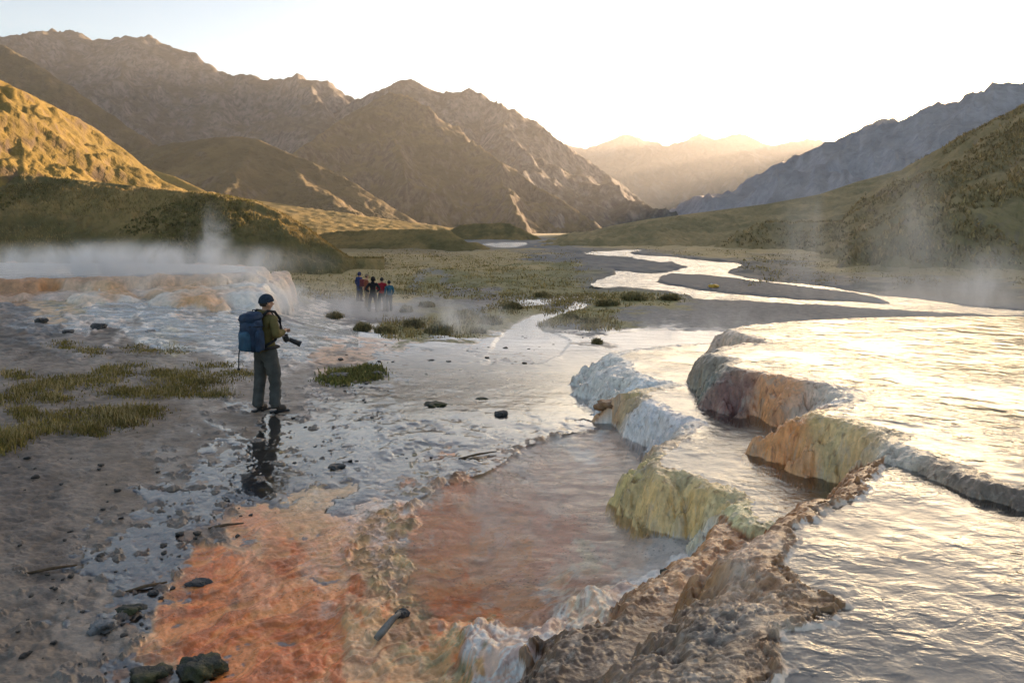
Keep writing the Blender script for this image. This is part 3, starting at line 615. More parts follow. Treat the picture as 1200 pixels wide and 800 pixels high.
# ================================================================ MOUNTAINS AND HILLS
def mountain(name, crest, slope, mat, label, spur=1, nu=320, ny=200, seed=1, jag=0.0, rough=1.0, back=None, soft=0.0, spur_slope=.62, cat='mountain', front=None, kind='structure', amp2=.0, floor=-4.0, spn=14, sidepad=160):
    r = random.Random(seed)
    C = smooth_poly([P3(*c) for c in crest], 5, closed=False)
    s = np.concatenate([[0], np.cumsum(np.linalg.norm(np.diff(C[:, :2], axis=0), axis=1))])
    if jag > 0:
        yv = C[:, 1]
        C[:, 2] += jag * yv / F * (fbm(s / (yv.mean() / F * 18), s * 0 + seed, 4, seed, .6))
    segs = [(C[i], C[i + 1]) for i in range(len(C) - 1)]
    hmax = max(C[:, 2].max(), 3)
    if spur:
        for sp in np.linspace(0.03, .97, spn):
            d = sp * s[-1] + r.uniform(-.5, .5) * s[-1] / spn
            i = int(np.clip(np.searchsorted(s, d), 1, len(s) - 1)); p = C[i].copy()
            t = C[i, :2] - C[i - 1, :2]; t /= np.linalg.norm(t) + 1e-9
            for sg in ((-1, 1) if spur > 1 else (-1,)):
                n = np.array([t[1], -t[0]]) * (1 if sg < 0 else -1)
                if sg < 0 and n[1] > 0: n = -n
                a = r.uniform(-.75, .75); n = np.array([n[0] * math.cos(a) - n[1] * math.sin(a), n[0] * math.sin(a) + n[1] * math.cos(a)])
                q = p.copy(); ht = q[2] - floor; Ltot = ht / (slope * spur_slope); K = 5
                for k in range(K):
                    a = r.uniform(-.35, .35); n2 = np.array([n[0] * math.cos(a) - n[1] * math.sin(a), n[0] * math.sin(a) + n[1] * math.cos(a)])
                    q2 = q.copy(); q2[:2] += n2 * Ltot / K; q2[2] -= ht / K * (1.25 if k == 0 else .94) * r.uniform(.8, 1.2)
                    segs.append((q, q2))
                    if k in (1, 2, 3) and r.random() < .8:
                        a = r.choice([-1, 1]) * r.uniform(.5, 1.0); n3 = np.array([n[0] * math.cos(a) - n[1] * math.sin(a), n[0] * math.sin(a) + n[1] * math.cos(a)])
                        q3 = q2.copy(); l3 = (q2[2] - floor) / (slope * .75); q3[:2] += n3 * l3; q3[2] = floor; segs.append((q2, q3))
                    q = q2
    fr = front if front else (hmax - floor) / (slope * spur_slope) * 1.15
    bk = back if back else fr * .8
    u0, u1 = min(c[0] for c in crest) - sidepad, max(c[0] for c in crest) + sidepad
    y0, y1 = max(min(c[2] for c in crest) - fr, 24), max(c[2] for c in crest) + bk
    uu = np.linspace(u0, u1, nu); yy = np.exp(np.linspace(math.log(y0), math.log(y1), ny))
    X = ((uu[None] - CU) / F * yy[:, None]).ravel(); Y = np.repeat(yy, nu)
    sc = hmax
    wxx = X + rough * .08 * sc * fbm(X / sc * 2.2, Y / sc * 2.2, 4, seed + 3); wyy = Y + rough * .08 * sc * fbm(X / sc * 2.2 + 5, Y / sc * 2.2, 4, seed + 4)
    h = np.full(X.shape, -1e9); hc = np.full(X.shape, -1e9)
    acc = 0
    for j, (a, b) in enumerate(segs):
        ex, ey = b[0] - a[0], b[1] - a[1]; L = ex * ex + ey * ey + 1e-9
        isc = j < len(C) - 1
        ax_, ay_ = (X, Y) if False else (wxx, wyy)
        t = np.clip(((ax_ - a[0]) * ex + (ay_ - a[1]) * ey) / L, 0, 1)
        d = np.hypot(ax_ - a[0] - t * ex, ay_ - a[1] - t * ey)
        hh = a[2] + t * (b[2] - a[2]) - slope * d
        if soft > 0: acc = acc + np.exp(np.clip((hh) / soft, -60, 200))
        h = np.maximum(h, hh)
    if soft > 0: h = np.minimum(soft * np.log(acc + 1e-30), h + soft * 1.5)
    # cap at the crest silhouette: nothing pokes above the traced skyline
    zc = np.interp((X / Y) * F + CU, [c[0] for c in crest], [(CV - c[1]) / F for c in crest])
    rel = np.clip((hmax - h) / hmax, 0, 1)
    h += rough * sc * .10 * (ridged(X / sc * 2.4, Y / sc * 2.4, 6, seed + 6, .48) - .6) * np.clip(rel * 4, .12, 1)
    h += rough * sc * .012 * fbm(X / sc * 22, Y / sc * 22, 4, seed + 8) * np.clip(rel * 4, .25, 1)
    if amp2: h += amp2 * fbm(X / (amp2 * 4), Y / (amp2 * 4), 4, seed + 12)
    lim = H + Y * (zc + .0015 + jag * .7 / F * fbm(X / Y * 40, X * 0 + seed, 5, seed, .62))
    h = np.minimum(h, lim)
    Vm = np.stack([X, Y, h], -1); Fm = grid_faces(ny, nu).reshape(-1, 4)
    Fm = Fm[(h[Fm] > floor - 8).any(1)]
    Vm[:, 2] = np.maximum(Vm[:, 2], floor - 12)
    o = link(name, sub_mesh(name, Vm, Fm, {}), mat); tag(o, label, cat, kind=kind); return o

M_far = m_mount('far_rock', (.16, .12, .07), (.13, .10, .06), (.20, .17, .14), (.14, .12, .10), .004, bumpd=20)
M_rock = m_mount('brown_rock', (.125, .10, .062), (.08, .068, .047), (.21, .185, .165), (.07, .062, .058), .012, .62, .95, bumpd=9)
M_rock2 = m_mount('slope_rock', (.16, .115, .05), (.10, .078, .036), (.17, .13, .095), (.075, .058, .04), .02, .55, .85, bumpd=5)
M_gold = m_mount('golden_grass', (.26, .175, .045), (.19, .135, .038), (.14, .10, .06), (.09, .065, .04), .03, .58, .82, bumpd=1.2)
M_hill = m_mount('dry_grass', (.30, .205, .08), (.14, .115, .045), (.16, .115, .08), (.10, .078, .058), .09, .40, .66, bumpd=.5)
M_scrub = m_mount('scrub_grass', (.44, .31, .15), (.27, .21, .10), (.30, .22, .15), (.20, .16, .10), .06, .5, .75, bumpd=1.0)
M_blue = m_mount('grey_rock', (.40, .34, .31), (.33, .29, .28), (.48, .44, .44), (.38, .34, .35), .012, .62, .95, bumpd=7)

mountain('mountain', [(560,185,3600),(660,168,3500),(680,174,3500),(730,158,3500),(760,165,3450),(800,168,3400),(822,156,3400),(840,163,3400),(868,156,3400),(900,170,3400),(945,163,3500),(990,166,3600),(1100,175,3700)], .62, M_far, 'hazy golden far peaks closing the end of the valley', nu=420, ny=160, seed=11, jag=3, spn=16)
mountain('mountain', [(-350,60,1500),(-150,70,1500),(-60,60,1500),(0,42,1500),(30,40,1500),(65,29,1500),(100,40,1500),(150,44,1480),(178,40,1480),(210,58,1460),(232,66,1450),(245,78,1440),(280,88,1430),(330,92,1420),(375,86,1420),(425,110,1420),(520,130,1400)], .75, M_rock, 'tall brown rocky ridge at the upper left', nu=520, ny=240, seed=21, jag=5, spn=18)
mountain('mountain', [(380,135,1350),(432,112,1300),(478,92,1300),(505,102,1300),(530,110,1290),(552,106,1280),(600,126,1260),(640,153,1240),(672,178,1220),(705,200,1200),(765,245,1180)], .75, M_rock, 'brown mountain with twin summits left of the valley gap', nu=420, ny=220, seed=33, jag=4, spn=14)
mountain('mountain', [(330,190,1000),(380,155,980),(420,128,960),(458,108,950),(500,122,940),(540,150,930),(580,185,920),(640,225,915),(700,262,910)], .78, M_rock2, 'dark pyramid shaped mountain in front of the twin summits', nu=420, ny=240, seed=47, jag=4, spn=13)
mountain('mountain', [(-300,20,800),(-100,45,800),(0,52,780),(40,75,770),(80,100,760),(110,122,750),(150,150,740),(200,180,730),(270,205,720)], .7, M_rock2, 'dark brown shoulder descending behind the golden slope', nu=360, ny=200, seed=53, jag=3, spn=11)
mountain('mountain', [(690,275,1200),(770,249,1150),(830,226,1130),(900,196,1110),(960,172,1080),(1000,156,1060),(1040,136,1040),(1072,124,1020),(1130,101,1000),(1170,96,990),(1205,86,980),(1280,60,960),(1400,20,950),(1600,-60,930),(1900,-120,930),(2400,-140,930)], .72, M_blue, 'grey blue shaded mountain ridge on the right', nu=620, ny=240, seed=61, jag=4, spn=22, back=700)
mountain('hill', [(90,205,560),(150,180,560),(215,166,555),(290,160,550),(345,182,545),(400,206,540),(440,232,535),(490,262,530)], .6, M_rock2, 'rounded grassy foothill with lit ribs below the rocky ridges', nu=360, ny=220, seed=71, jag=1.5, rough=.7, spn=11, cat='hill')
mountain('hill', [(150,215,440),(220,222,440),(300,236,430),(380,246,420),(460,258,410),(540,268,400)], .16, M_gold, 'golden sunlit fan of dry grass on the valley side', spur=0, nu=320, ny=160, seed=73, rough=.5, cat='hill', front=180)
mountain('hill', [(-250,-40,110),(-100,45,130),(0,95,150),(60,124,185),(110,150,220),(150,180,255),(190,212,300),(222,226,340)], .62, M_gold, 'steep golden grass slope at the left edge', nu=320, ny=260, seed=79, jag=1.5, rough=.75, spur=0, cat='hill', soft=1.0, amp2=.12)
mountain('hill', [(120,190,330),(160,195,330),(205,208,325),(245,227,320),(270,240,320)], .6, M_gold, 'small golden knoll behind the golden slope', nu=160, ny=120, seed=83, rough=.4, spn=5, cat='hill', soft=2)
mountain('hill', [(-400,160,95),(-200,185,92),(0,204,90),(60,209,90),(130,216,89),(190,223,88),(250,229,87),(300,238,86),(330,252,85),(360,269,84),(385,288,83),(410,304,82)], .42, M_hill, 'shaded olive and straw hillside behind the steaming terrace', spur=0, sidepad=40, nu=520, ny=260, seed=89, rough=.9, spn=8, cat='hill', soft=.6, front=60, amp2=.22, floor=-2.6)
mountain('hill', [(500,274,300),(530,268,300),(545,263,298),(595,261,296),(603,266,295),(625,275,294)], .55, M_hill, 'small dark flat topped butte far down the valley', spur=0, nu=140, ny=90, seed=97, rough=.6, cat='hill', amp2=.5, floor=-3)
mountain('hill', [(370,277,165),(385,272,165),(440,269,163),(525,269,160),(535,277,160),(548,285,160)], .5, M_hill, 'low dark grassy bank across the left valley floor', spur=0, nu=200, ny=90, seed=101, rough=.5, cat='hill', amp2=.25, floor=-2.6)
mountain('hill', [(690,273,380),(715,266,375),(760,258,365),(830,249,350),(900,240,335),(960,229,320),(1005,214,310),(1050,202,300),(1120,190,300),(1250,190,300)], .24, M_scrub, 'stepped olive grass bench on the right valley side', spur=1, nu=420, ny=180, seed=103, rough=.6, spn=12, cat='hill', soft=1.0, amp2=.5, front=130)
mountain('hill', [(985,262,190),(1020,225,185),(1060,198,180),(1100,176,176),(1150,151,172),(1200,126,168),(1300,70,160),(1500,-20,150),(1800,-80,150)], .62, M_scrub, 'dark green scrubby hill at the right edge', nu=460, ny=300, seed=107, jag=2, rough=.6, spn=14, cat='hill', soft=1.2, amp2=.7)

# ================================================================ THINGS ON THE GROUND
ZG = Z.reshape(NR, NC)
def gz(x, y):
    x = np.atleast_1d(np.asarray(x, float)); y = np.atleast_1d(np.asarray(y, float))
    u = x / y * F + CU
    i = np.clip(np.searchsorted(rows, y) - 1, 0, NR - 2); j = np.clip(np.searchsorted(cols, u) - 1, 0, NC - 2)
    a = np.clip((y - rows[i]) / (rows[i + 1] - rows[i]), 0, 1); b = np.clip((u - cols[j]) / (cols[j + 1] - cols[j]), 0, 1)
    return (ZG[i, j] * (1 - a) + ZG[i + 1, j] * a) * (1 - b) + (ZG[i, j + 1] * (1 - a) + ZG[i + 1, j + 1] * a) * b
def at_arr(u, v):
    u = np.asarray(u, float); v = np.asarray(v, float); z = np.zeros_like(u)
    for _ in range(25):
        y = (H - z) * F / (v - CV)
        z = .6 * z + .4 * base_z(np.clip(u, -500, 1700), np.clip(np.log(y), .78, 9), y)
    y = (H - z) * F / (v - CV)
    return (u - CU) / F * y, y
def at(u, v):
    x, y = at_arr([u], [v]); x, y = float(x[0]), float(y[0]); return Vector((x, y, float(gz(x, y)[0])))

# ---- rocks
M_stone = m_simple('dark_stone', (.055, .05, .047), .55, (.03, .028, .026), 9, .03, 14, .5)
M_pale = m_simple('pale_stone', (.24, .23, .22), .6, (.05, .045, .04), 7, .03, 12, .5)
M_moss = m_simple('crusty_stone', (.05, .047, .04), .7, (.07, .065, .02), 6, .04, 18, .4)
def rock_mesh(seed, sx, sy, sz, rough=.35, sub=3):
    bm = bmesh.new(); bmesh.ops.create_icosphere(bm, subdivisions=sub, radius=1.0)
    P = np.array([v.co for v in bm.verts])
    d = fbm(P[:, 0] * 1.3 + P[:, 2] * .9 + seed * 3.1, P[:, 1] * 1.3 - P[:, 2] * .8 + seed, 4, seed, .55)
    d2 = ridged(P[:, 0] * 2.2 + P[:, 2] + seed, P[:, 1] * 2.2 + P[:, 2], 3, seed + 5)
    for v, a, b in zip(bm.verts, d, d2):
        k = 1 + rough * a + .25 * rough * (b - .5)
        p = v.co * k
        for _ in range(1): p.x = round(p.x * 5) / 5 * .25 + p.x * .75; p.z = min(p.z, .72 + .2 * a)
        v.co = Vector((p.x * sx, p.y * sy, p.z * sz))
    for f in bm.faces: f.smooth = (sub > 3)
    me = bpy.data.meshes.new('rock'); bm.to_mesh(me); bm.free(); return me
def rock(u, v, wpx, hk, mat, label, seed, name='rock', dk=.8, rz=0.0, sink=.25, sub=3, rough=.4):
    p = at(u, v); s = wpx / F * p.y / 2
    me = rock_mesh(seed, s, s * dk, s * hk, rough, sub); o = link(name, me, mat)
    o.location = p + Vector((0, s * dk * .6, s * hk * (1 - sink) - s * hk * .35)); o.rotation_euler = (0, 0, rz); tag(o, label, 'rock'); return o
rock(587, 489, 13, .85, M_stone, 'dark round boulder alone on the pale wet flat, right of centre', 3)
rock(393, 550, 19, .4, M_stone, 'flat dark stone in shallow water left of the cracked crust', 5)
rock(116, 742, 26, .6, M_pale, 'grey stone with pale top in a small puddle on the left mud', 8, rz=.4, sub=4)
rock(231, 686, 27, .3, M_stone, 'flat slate coloured stone lying on the orange mat', 11, dk=.5, sub=4)
rock(232, 794, 52, .5, M_moss, 'dark jagged mossy lump at the lower edge of the orange mat', 13, dk=.7, sub=4, rough=.6)
rock(172, 797, 38, .45, M_moss, 'smaller dark mossy lump left of the jagged one at the bottom edge', 17, dk=.7, sub=4, rough=.6)
rock(150, 722, 28, .25, M_moss, 'low dark crust of mud beside the puddle with the grey stone', 19, dk=.6, rough=.6, sub=4)
rock(470, 725, 15, .7, M_stone, 'small black pebble beside the grey driftwood', 23)
rock(780, 712, 11, .8, M_moss, 'small dark pebble on the pale rim below the pink pool', 29)
rock(178, 697, 11, .7, M_stone, 'black pebble at the edge of the orange mat', 31)
rock(46, 379, 13, .7, M_stone, 'black boulder left of the white cascade', 37)
rock(115, 385, 15, .5, M_stone, 'dark red brown slab beside the white cascade', 41)
rock(78, 392, 11, .5, M_stone, 'low dark stone below the black boulder by the cascade', 43)
rock(175, 388, 10, .5, M_stone, 'dark stone in the middle of the white cascade', 47)
rock(565, 470, 14, .4, M_moss, 'flat dark mossy stone on the flat behind the round boulder', 53)
rock(508, 478, 24, .35, M_moss, 'low mossy clod with a raised right end on the wet flat', 59, rough=.6)
rock(395, 443, 26, .3, M_stone, 'dark clod at the foot of the grassy mound behind the hiker', 61, rough=.6)
rock(440, 440, 15, .5, M_stone, 'dark clod at the right end of the grassy mound', 67, rough=.5)
rock(712, 497, 26, .5, m_simple('rust_stone', (.36, .18, .08), .5, (.22, .12, .06), 6, .03, 12), 'rust brown rock at the foot of the white flow', 71, sub=4)
rock(250, 268, 18, .5, M_stone, 'dark rock outcrop on the shaded hillside', 73)
# small stones strewn over the wet flat
var = [rock_mesh(100 + i, 1, .8, .55, .5, 2) for i in range(6)]
for m_ in var: m_.materials.append(M_stone)
def strew(n, box, px, label, group, seed, reg):
    r = random.Random(seed); k = 0; tries = 0
    while k < n and tries < n * 60:
        tries += 1
        u = r.uniform(*box[0]); v = r.uniform(*box[1])
        if not reg(u, v) or abs(u - 312) < 14 and abs(v - 484) < 8: continue
        p = at(u, v); s = r.uniform(*px) * r.choice([.6, .7, 1, 1.2]) / F * p.y / 2
        o = bpy.data.objects.new('stone', var[r.randrange(6)]); COL.objects.link(o)
        o.location = p + Vector((0, 0, s * .25)); o.scale = (s, s, s); o.rotation_euler = (r.uniform(-.2, .2), r.uniform(-.2, .2), r.uniform(0, 6.28))
        tag(o, label, 'stone', group); k += 1
strew(90, ((330, 640), (405, 545)), (2.5, 7), 'small dark stone strewn on the pale wet flat right of the hiker', 'dark stones strewn over the pale wet flat', 5, lambda u, v: (v < 470 or u < 560) and (u > 385 or v > 480))
strew(80, ((20, 300), (530, 790)), (3, 9), 'small dark stone on the muddy bank left of the orange mat', 'dark stones on the left mud bank', 6, lambda u, v: u < 330 - (v - 580) * .9 if v > 580 else True)
strew(26, ((600, 700), (380, 410)), (2, 4), 'tiny dark stone in the pale stream bed behind the flat', 'tiny stones in the pale stream bed', 8, lambda u, v: True)

# ---- driftwood
M_wood = m_simple('bleached_wood', (.30, .28, .25), .8, (.13, .12, .10), 9, .006, 30)
def tube(name, pts, rad, mat, parent=None, ns=10, cap=True):
    bm = bmesh.new(); rings = []
    for i, p in enumerate(pts):
        p = Vector(p); d = (Vector(pts[min(i + 1, len(pts) - 1)]) - Vector(pts[max(i - 1, 0)])).normalized()
        a = d.orthogonal().normalized() if abs(d.z) > .95 else d.cross(Vector((0, 0, 1))).normalized(); b = d.cross(a)
        r = rad[i] if isinstance(rad, (list, tuple)) else rad
        rings.append([bm.verts.new(p + (a * math.cos(t) + b * math.sin(t)) * r) for t in [2 * math.pi * k / ns for k in range(ns)]])
    for q, w in zip(rings, rings[1:]):
        for k in range(ns): f = bm.faces.new((q[k], q[(k + 1) % ns], w[(k + 1) % ns], w[k])); f.smooth = True
    if cap: bm.faces.new(rings[0]); bm.faces.new(rings[-1])
    bmesh.ops.recalc_face_normals(bm, faces=bm.faces)
    me = bpy.data.meshes.new(name); bm.to_mesh(me); bm.free(); return link(name, me, mat, parent)
p = at(455, 748)
o = tube('driftwood', [(-.07, -.06, .02), (-.03, -.01, .05), (.02, .06, .085), (.06, .11, .10)], [.022, .026, .021, .012], M_wood); o.location = p; tag(o, 'short bleached grey driftwood stick on the ochre crust', 'driftwood')
p = at(448, 553 - 22)
for (u, v, L, a, lab) in [(560, 536, .5, .5, 'thin dark stick lying by the cracked crust above the pink pool'), (60, 668, .35, .35, 'ochre brown stick half buried in the left mud'), (265, 618, .3, .3, 'dark brown stick at the edge of the grey puddle'), (170, 690, .3, .5, 'thin brown stick pointing at the orange mat')]:
    p = at(u, v); o = tube('stick', [(-L / 2 * math.cos(a), -L / 2 * math.sin(a), .012), (0, 0, .025), (L / 2 * math.cos(a), L / 2 * math.sin(a), .02)], [.008, .013, .006], m_simple('brown_wood', (.14, .085, .045), .8)); o.location = p; tag(o, lab, 'stick')

# ---- bundle on the gravel bar
p = at(836, 338); sc_ = p.y / F
M_yel = m_simple('yellow_tarp', (.75, .42, .06), .5, (.6, .3, .04), 5); M_wht = m_simple('white_cloth', (.75, .73, .68), .7)
root = empty('tarp_bundle', p); tag(root, 'small yellow bundle with a white end on the dark gravel bar in the river', 'bundle')
me = rock_mesh(301, 6 * sc_, 5 * sc_, 2.6 * sc_, .35, 3); o = link('tarp', me, M_yel, root); o.location = (0, 0, 1.2 * sc_)
me = rock_mesh(303, 2.6 * sc_, 2.2 * sc_, 1.6 * sc_, .3, 3); o = link('cloth_end', me, M_wht, root); o.location = (4.5 * sc_, 0, .9 * sc_)
me = rock_mesh(305, 1.2 * sc_, 1.2 * sc_, 1.3 * sc_, .3, 3); o = link('cloth_knot', me, M_wht, root); o.location = (-2.2 * sc_, -.5 * sc_, 3.4 * sc_)

# ---- grass and plants
def m_leaf(name):
    t = NT(name); c = t.n('ShaderNodeAttribute', attribute_name='col').outputs['Color']
    b = t.n('ShaderNodeBsdfPrincipled', {'Base Color': c, 'Roughness': .7, 'Specular IOR Level': .25})
    tr = t.n('ShaderNodeBsdfTranslucent', {'Color': c})
    t.surf(t.n('ShaderNodeMixShader', {0: .3, 1: b.outputs[0], 2: tr.outputs[0]}).outputs[0]); return t.m
M_leaf = m_leaf('grass_blades')
def blades(x, y, z, h, w, cA, cB, lean=.5, rs=1):
    g = np.random.default_rng(rs); n = len(x)
    a = g.uniform(0, 2 * np.pi, n); b = a + np.pi / 2 + g.uniform(-.5, .5, n); L = g.uniform(.15, 1, n) * lean * h
    hh = h * g.uniform(.35, 1.45, n)
    out = np.zeros((n, 6, 3), f32)
    for k, (t, ww) in enumerate(((0, 1), (.55, .75), (1, .12))):
        cx = x + np.cos(b) * L * t * t; cy = y + np.sin(b) * L * t * t; cz = z + hh * t * (1 - .18 * t) - (0.01 if k == 0 else 0)
        for s, q in ((-1, 0), (1, 1)):
            out[:, k * 2 + q, 0] = cx + s * ww * w / 2 * np.cos(a); out[:, k * 2 + q, 1] = cy + s * ww * w / 2 * np.sin(a); out[:, k * 2 + q, 2] = cz
    i = np.arange(n)[:, None] * 6
    fc = np.concatenate([i + np.array([0, 1, 3, 2]), i + np.array([2, 3, 5, 4])])
    m = g.random(n)[:, None]; c = np.array(cA) * (1 - m) + np.array(cB) * m; c = c * g.uniform(.6, 1.3, (n, 1)) * (1 + .35 * pn(x * .9, y * .9, rs))[:, None]
    return out.reshape(-1, 3), fc, np.repeat(c, 6, 0)
def grass(name, patches, label, seed, h=.1, cA=(.10, .12, .03), cB=(.20, .16, .05), wpx=1.6, dens=1.0):
    g = np.random.default_rng(seed); us, vs, hs = [], [], []
    for (u, v, ru, rv, n, hk) in patches:
        n = int(n * dens); nc = max(3, n // 60)
        r = np.sqrt(g.random(nc)); a = g.uniform(0, 6.28, nc); tu = u + ru * r * np.cos(a); tv = v + rv * r * np.sin(a)
        k = (nc * g.random(n) ** 1.5).astype(int); us.append(tu[k] + g.normal(0, ru * .2 + 3, n)); vs.append(tv[k] + g.normal(0, rv * .22 + 1.0, n)); hs.append(np.full(n, hk) * g.uniform(.4, 1.5, nc)[k])
    us = np.concatenate(us); vs = np.concatenate(vs); hs = np.concatenate(hs)
    x, y = at_arr(us, vs); z = gz(x, y)
    Vb, Fb, Cb = blades(x, y, z, h * hs, wpx / F * y, cA, cB, .7, seed)
    o = link(name, np_mesh(name, Vb, Fb, False, {'col': Cb.astype(f32)}), M_leaf); tag(o, label, 'grass', kind='stuff'); return o
GP = [(100,446,45,6,2200,1),(60,452,30,5,1200,1),(135,437,18,4,900,1.4),(200,437,35,4,1500,.9),(230,446,45,5,2600,1),(190,459,60,6,3500,1),(230,461,35,4,1600,.9),(30,460,25,5,1200,1),(60,468,25,5,1200,1),
      (110,488,60,6,3600,1),(150,483,40,6,2500,1),(130,499,33,5,2000,1),(110,507,18,4,900,1),(60,500,30,6,1500,1),(25,485,22,6,1200,1),(30,508,22,7,1500,1.1),(4,522,18,10,2200,2.0),(270,438,25,3,900,.8),(10,470,20,6,900,1),(20,440,20,4,700,1),(165,410,22,4,900,.8),(110,412,18,4,600,.8),(75,405,14,3,500,.8),(205,412,20,3,700,.7),(150,430,30,3,500,.7),(250,428,22,3,500,.7)]
grass('grass', GP, 'low olive green grass in broken patches on the left bank', 11, .055, (.15, .135, .035), (.30, .22, .07), 1.2, .5)
grass('grass', GP, 'dead straw stems standing in the grass of the left bank', 19, .10, (.30, .23, .10), (.38, .30, .15), .8, .09)
grass('grass', [(415,440,28,5,3200,1),(400,445,25,4,1500,.9),(430,434,14,3,1000,1)], 'short green grass on the small dark mound behind the hiker', 12, .07, (.13, .15, .04), (.26, .22, .07))
gp = []
gg = np.random.default_rng(5)
for (u0, u1, v0, v1, n) in [(320,700,316,350,260),(420,680,294,318,160),(560,690,345,368,60),(640,800,344,358,60),(640,720,364,386,50),(450,560,372,396,60),(690,1200,292,300,60),(860,1250,300,335,160),(240,330,300,318,40)]:
    for _ in range(n): gp.append((gg.uniform(u0, u1), gg.uniform(v0, v1), gg.uniform(4, 16), gg.uniform(.5, 2.0), 70, gg.uniform(.5, 1.4)))
grass('grass', gp, 'straw and olive meadow grass over the valley plain', 13, .15, (.24, .19, .07), (.36, .27, .11), 1.2, .5)
# hillside grass of the near left hill
def shrub(u, v, wpx, hk, lab, seed, cA=(.20, .175, .07), cB=(.36, .28, .13), name='shrub', grp='low shrubs around the hikers'):
    p = at(u, v); s = .74 * wpx / F * p.y / 2; hk = hk * .8; g = np.random.default_rng(seed)
    root = empty(name, p); tag(root, lab, 'shrub', grp)
    n = 900; d = g.normal(0, 1, (n, 3)); d /= np.linalg.norm(d, axis=1, keepdims=True); d[:, 2] = np.abs(d[:, 2])
    lob = 1 + .35 * pn(d[:, 0] * 2 + seed, d[:, 1] * 2 + d[:, 2]) + .3 * pn(d[:, 0] * 5 + seed, d[:, 1] * 5)
    r = (g.random(n) ** .45) * lob
    x, y, z = d[:, 0] * r * s, d[:, 1] * r * s, d[:, 2] * r * s * hk
    Vb, Fb, Cb = blades(x, y, z, np.full(n, s * .42), np.full(n, s * .09), cA, cB, 1.6, seed)
    link('foliage', np_mesh('foliage', Vb, Fb, False, {'col': Cb.astype(f32)}), M_leaf, root)
    for k in range(3):
        a = g.uniform(0, 6.28); tube('stem', [(0, 0, -.03), (.25 * s * math.cos(a), .25 * s * math.sin(a), .3 * s * hk), (.5 * s * math.cos(a), .5 * s * math.sin(a), .6 * s * hk)], [.03 * s, .022 * s, .01 * s], M_wood, root, 6)
SH = [(392,374,26,.8,'olive shrub left of the group of hikers'),(425,388,30,.8,'rounded dark olive shrub in front of the group of hikers'),(452,391,34,.6,'low wide shrub in the steam in front of the hikers'),(476,366,22,1.0,'tall dark shrub just right of the hikers'),(486,384,34,.8,'dark shrub below the tall one right of the hikers'),
      (515,392,44,.55,'wide low shrub half hidden in the steam'),(500,360,24,.6,'small olive shrub by the pale track'),(545,372,38,.6,'olive shrub above the steam vent'),(575,380,40,.6,'broad shrub at the left bank of the pale stream'),(600,362,34,.5,'low shrub on the far bank of the stream bend'),
      (635,348,26,.5,'small shrub beside the stream mouth'),(700,403,18,1.1,'dark green tuft like shrub on the grey gravel near the white flow'),(690,378,30,.5,'green shrub on the right bank of the stream'),(668,374,26,.5,'low green shrub left of the one on the right bank'),(742,352,40,.35,'flat green shrub on the bank below the river'),(786,352,30,.4,'green shrub at the tip of the bank by the river'),(712,358,36,.35,'low olive shrub behind the stream bank'),(560,390,30,.5,'shrub at the right edge of the steam')]
for i, a in enumerate(SH): shrub(*a, seed=500 + i)

def hill_cover(o, name, n, h, w, cA, cB, label, seed, maxd, minz=-1.5, per=1, thr=-1):
    g = np.random.default_rng(seed); m = o.data; c = np.zeros(len(m.vertices) * 3, f32); m.vertices.foreach_get('co', c); c = c.reshape(-1, 3)
    fa = np.zeros(len(m.polygons) * 4, np.int32); m.loops.foreach_get('vertex_index', fa); fa = fa.reshape(-1, 4)
    q = c[fa]; cen = q.mean(1); ar = np.linalg.norm(np.cross(q[:, 1] - q[:, 0], q[:, 3] - q[:, 0]), axis=1)
    uu = cen[:, 0] / cen[:, 1] * F + CU
    wgt = ar / cen[:, 1] ** 1.2 * (cen[:, 2] > minz) * (cen[:, 1] < maxd) * (uu > -60) * (uu < 1260)
    k2 = fbm(cen[:, 0] * .08 * 90 / maxd, cen[:, 1] * .08 * 90 / maxd, 4, seed); wgt = wgt * (k2 > thr)
    f = g.choice(len(fa), n, p=wgt / wgt.sum()); a, b = g.random((2, n, 1))
    pt = q[f, 0] * (1 - a) * (1 - b) + q[f, 1] * a * (1 - b) + q[f, 2] * a * b + q[f, 3] * (1 - a) * b
    pt = np.repeat(pt, per, 0); 
    if per > 1: pt[:, :2] += g.normal(0, h * .35, (len(pt), 2))
    hh = h * np.repeat(g.uniform(.5, 1.4, n), per)
    Vb, Fb, Cb = blades(pt[:, 0], pt[:, 1], pt[:, 2], hh, np.full(len(pt), w), cA, cB, .9, seed)
    ob = link(name, np_mesh(name, Vb, Fb, False, {'col': Cb.astype(f32)}), M_leaf); tag(ob, label, 'vegetation', kind='stuff')
H_near = H_scrub = H_bench = None
for ob in bpy.data.objects:
    lb = ob.get('label', '')
    if lb.startswith('shaded olive'): H_near = ob
    if lb.startswith('dark green scrubby'): H_scrub = ob
    if lb.startswith('stepped olive'): H_bench = ob
hill_cover(H_near, 'grass', 26000, .20, .06, (.24, .18, .07), (.34, .245, .10), 'dry straw grass tufts over the shaded left hillside', 61, 100, -2.4, 1, -.1)
hill_cover(H_near, 'undergrowth', 4000, .26, .12, (.14, .125, .045), (.18, .155, .055), 'dark low green growth in patches on the left hillside', 62, 100, -2.4, 3, .22)
hill_cover(H_scrub, 'undergrowth', 7000, .6, .25, (.31, .23, .105), (.40, .30, .14), 'scrub growth covering the right edge hill', 63, 190, -1.5, 4, -.1)
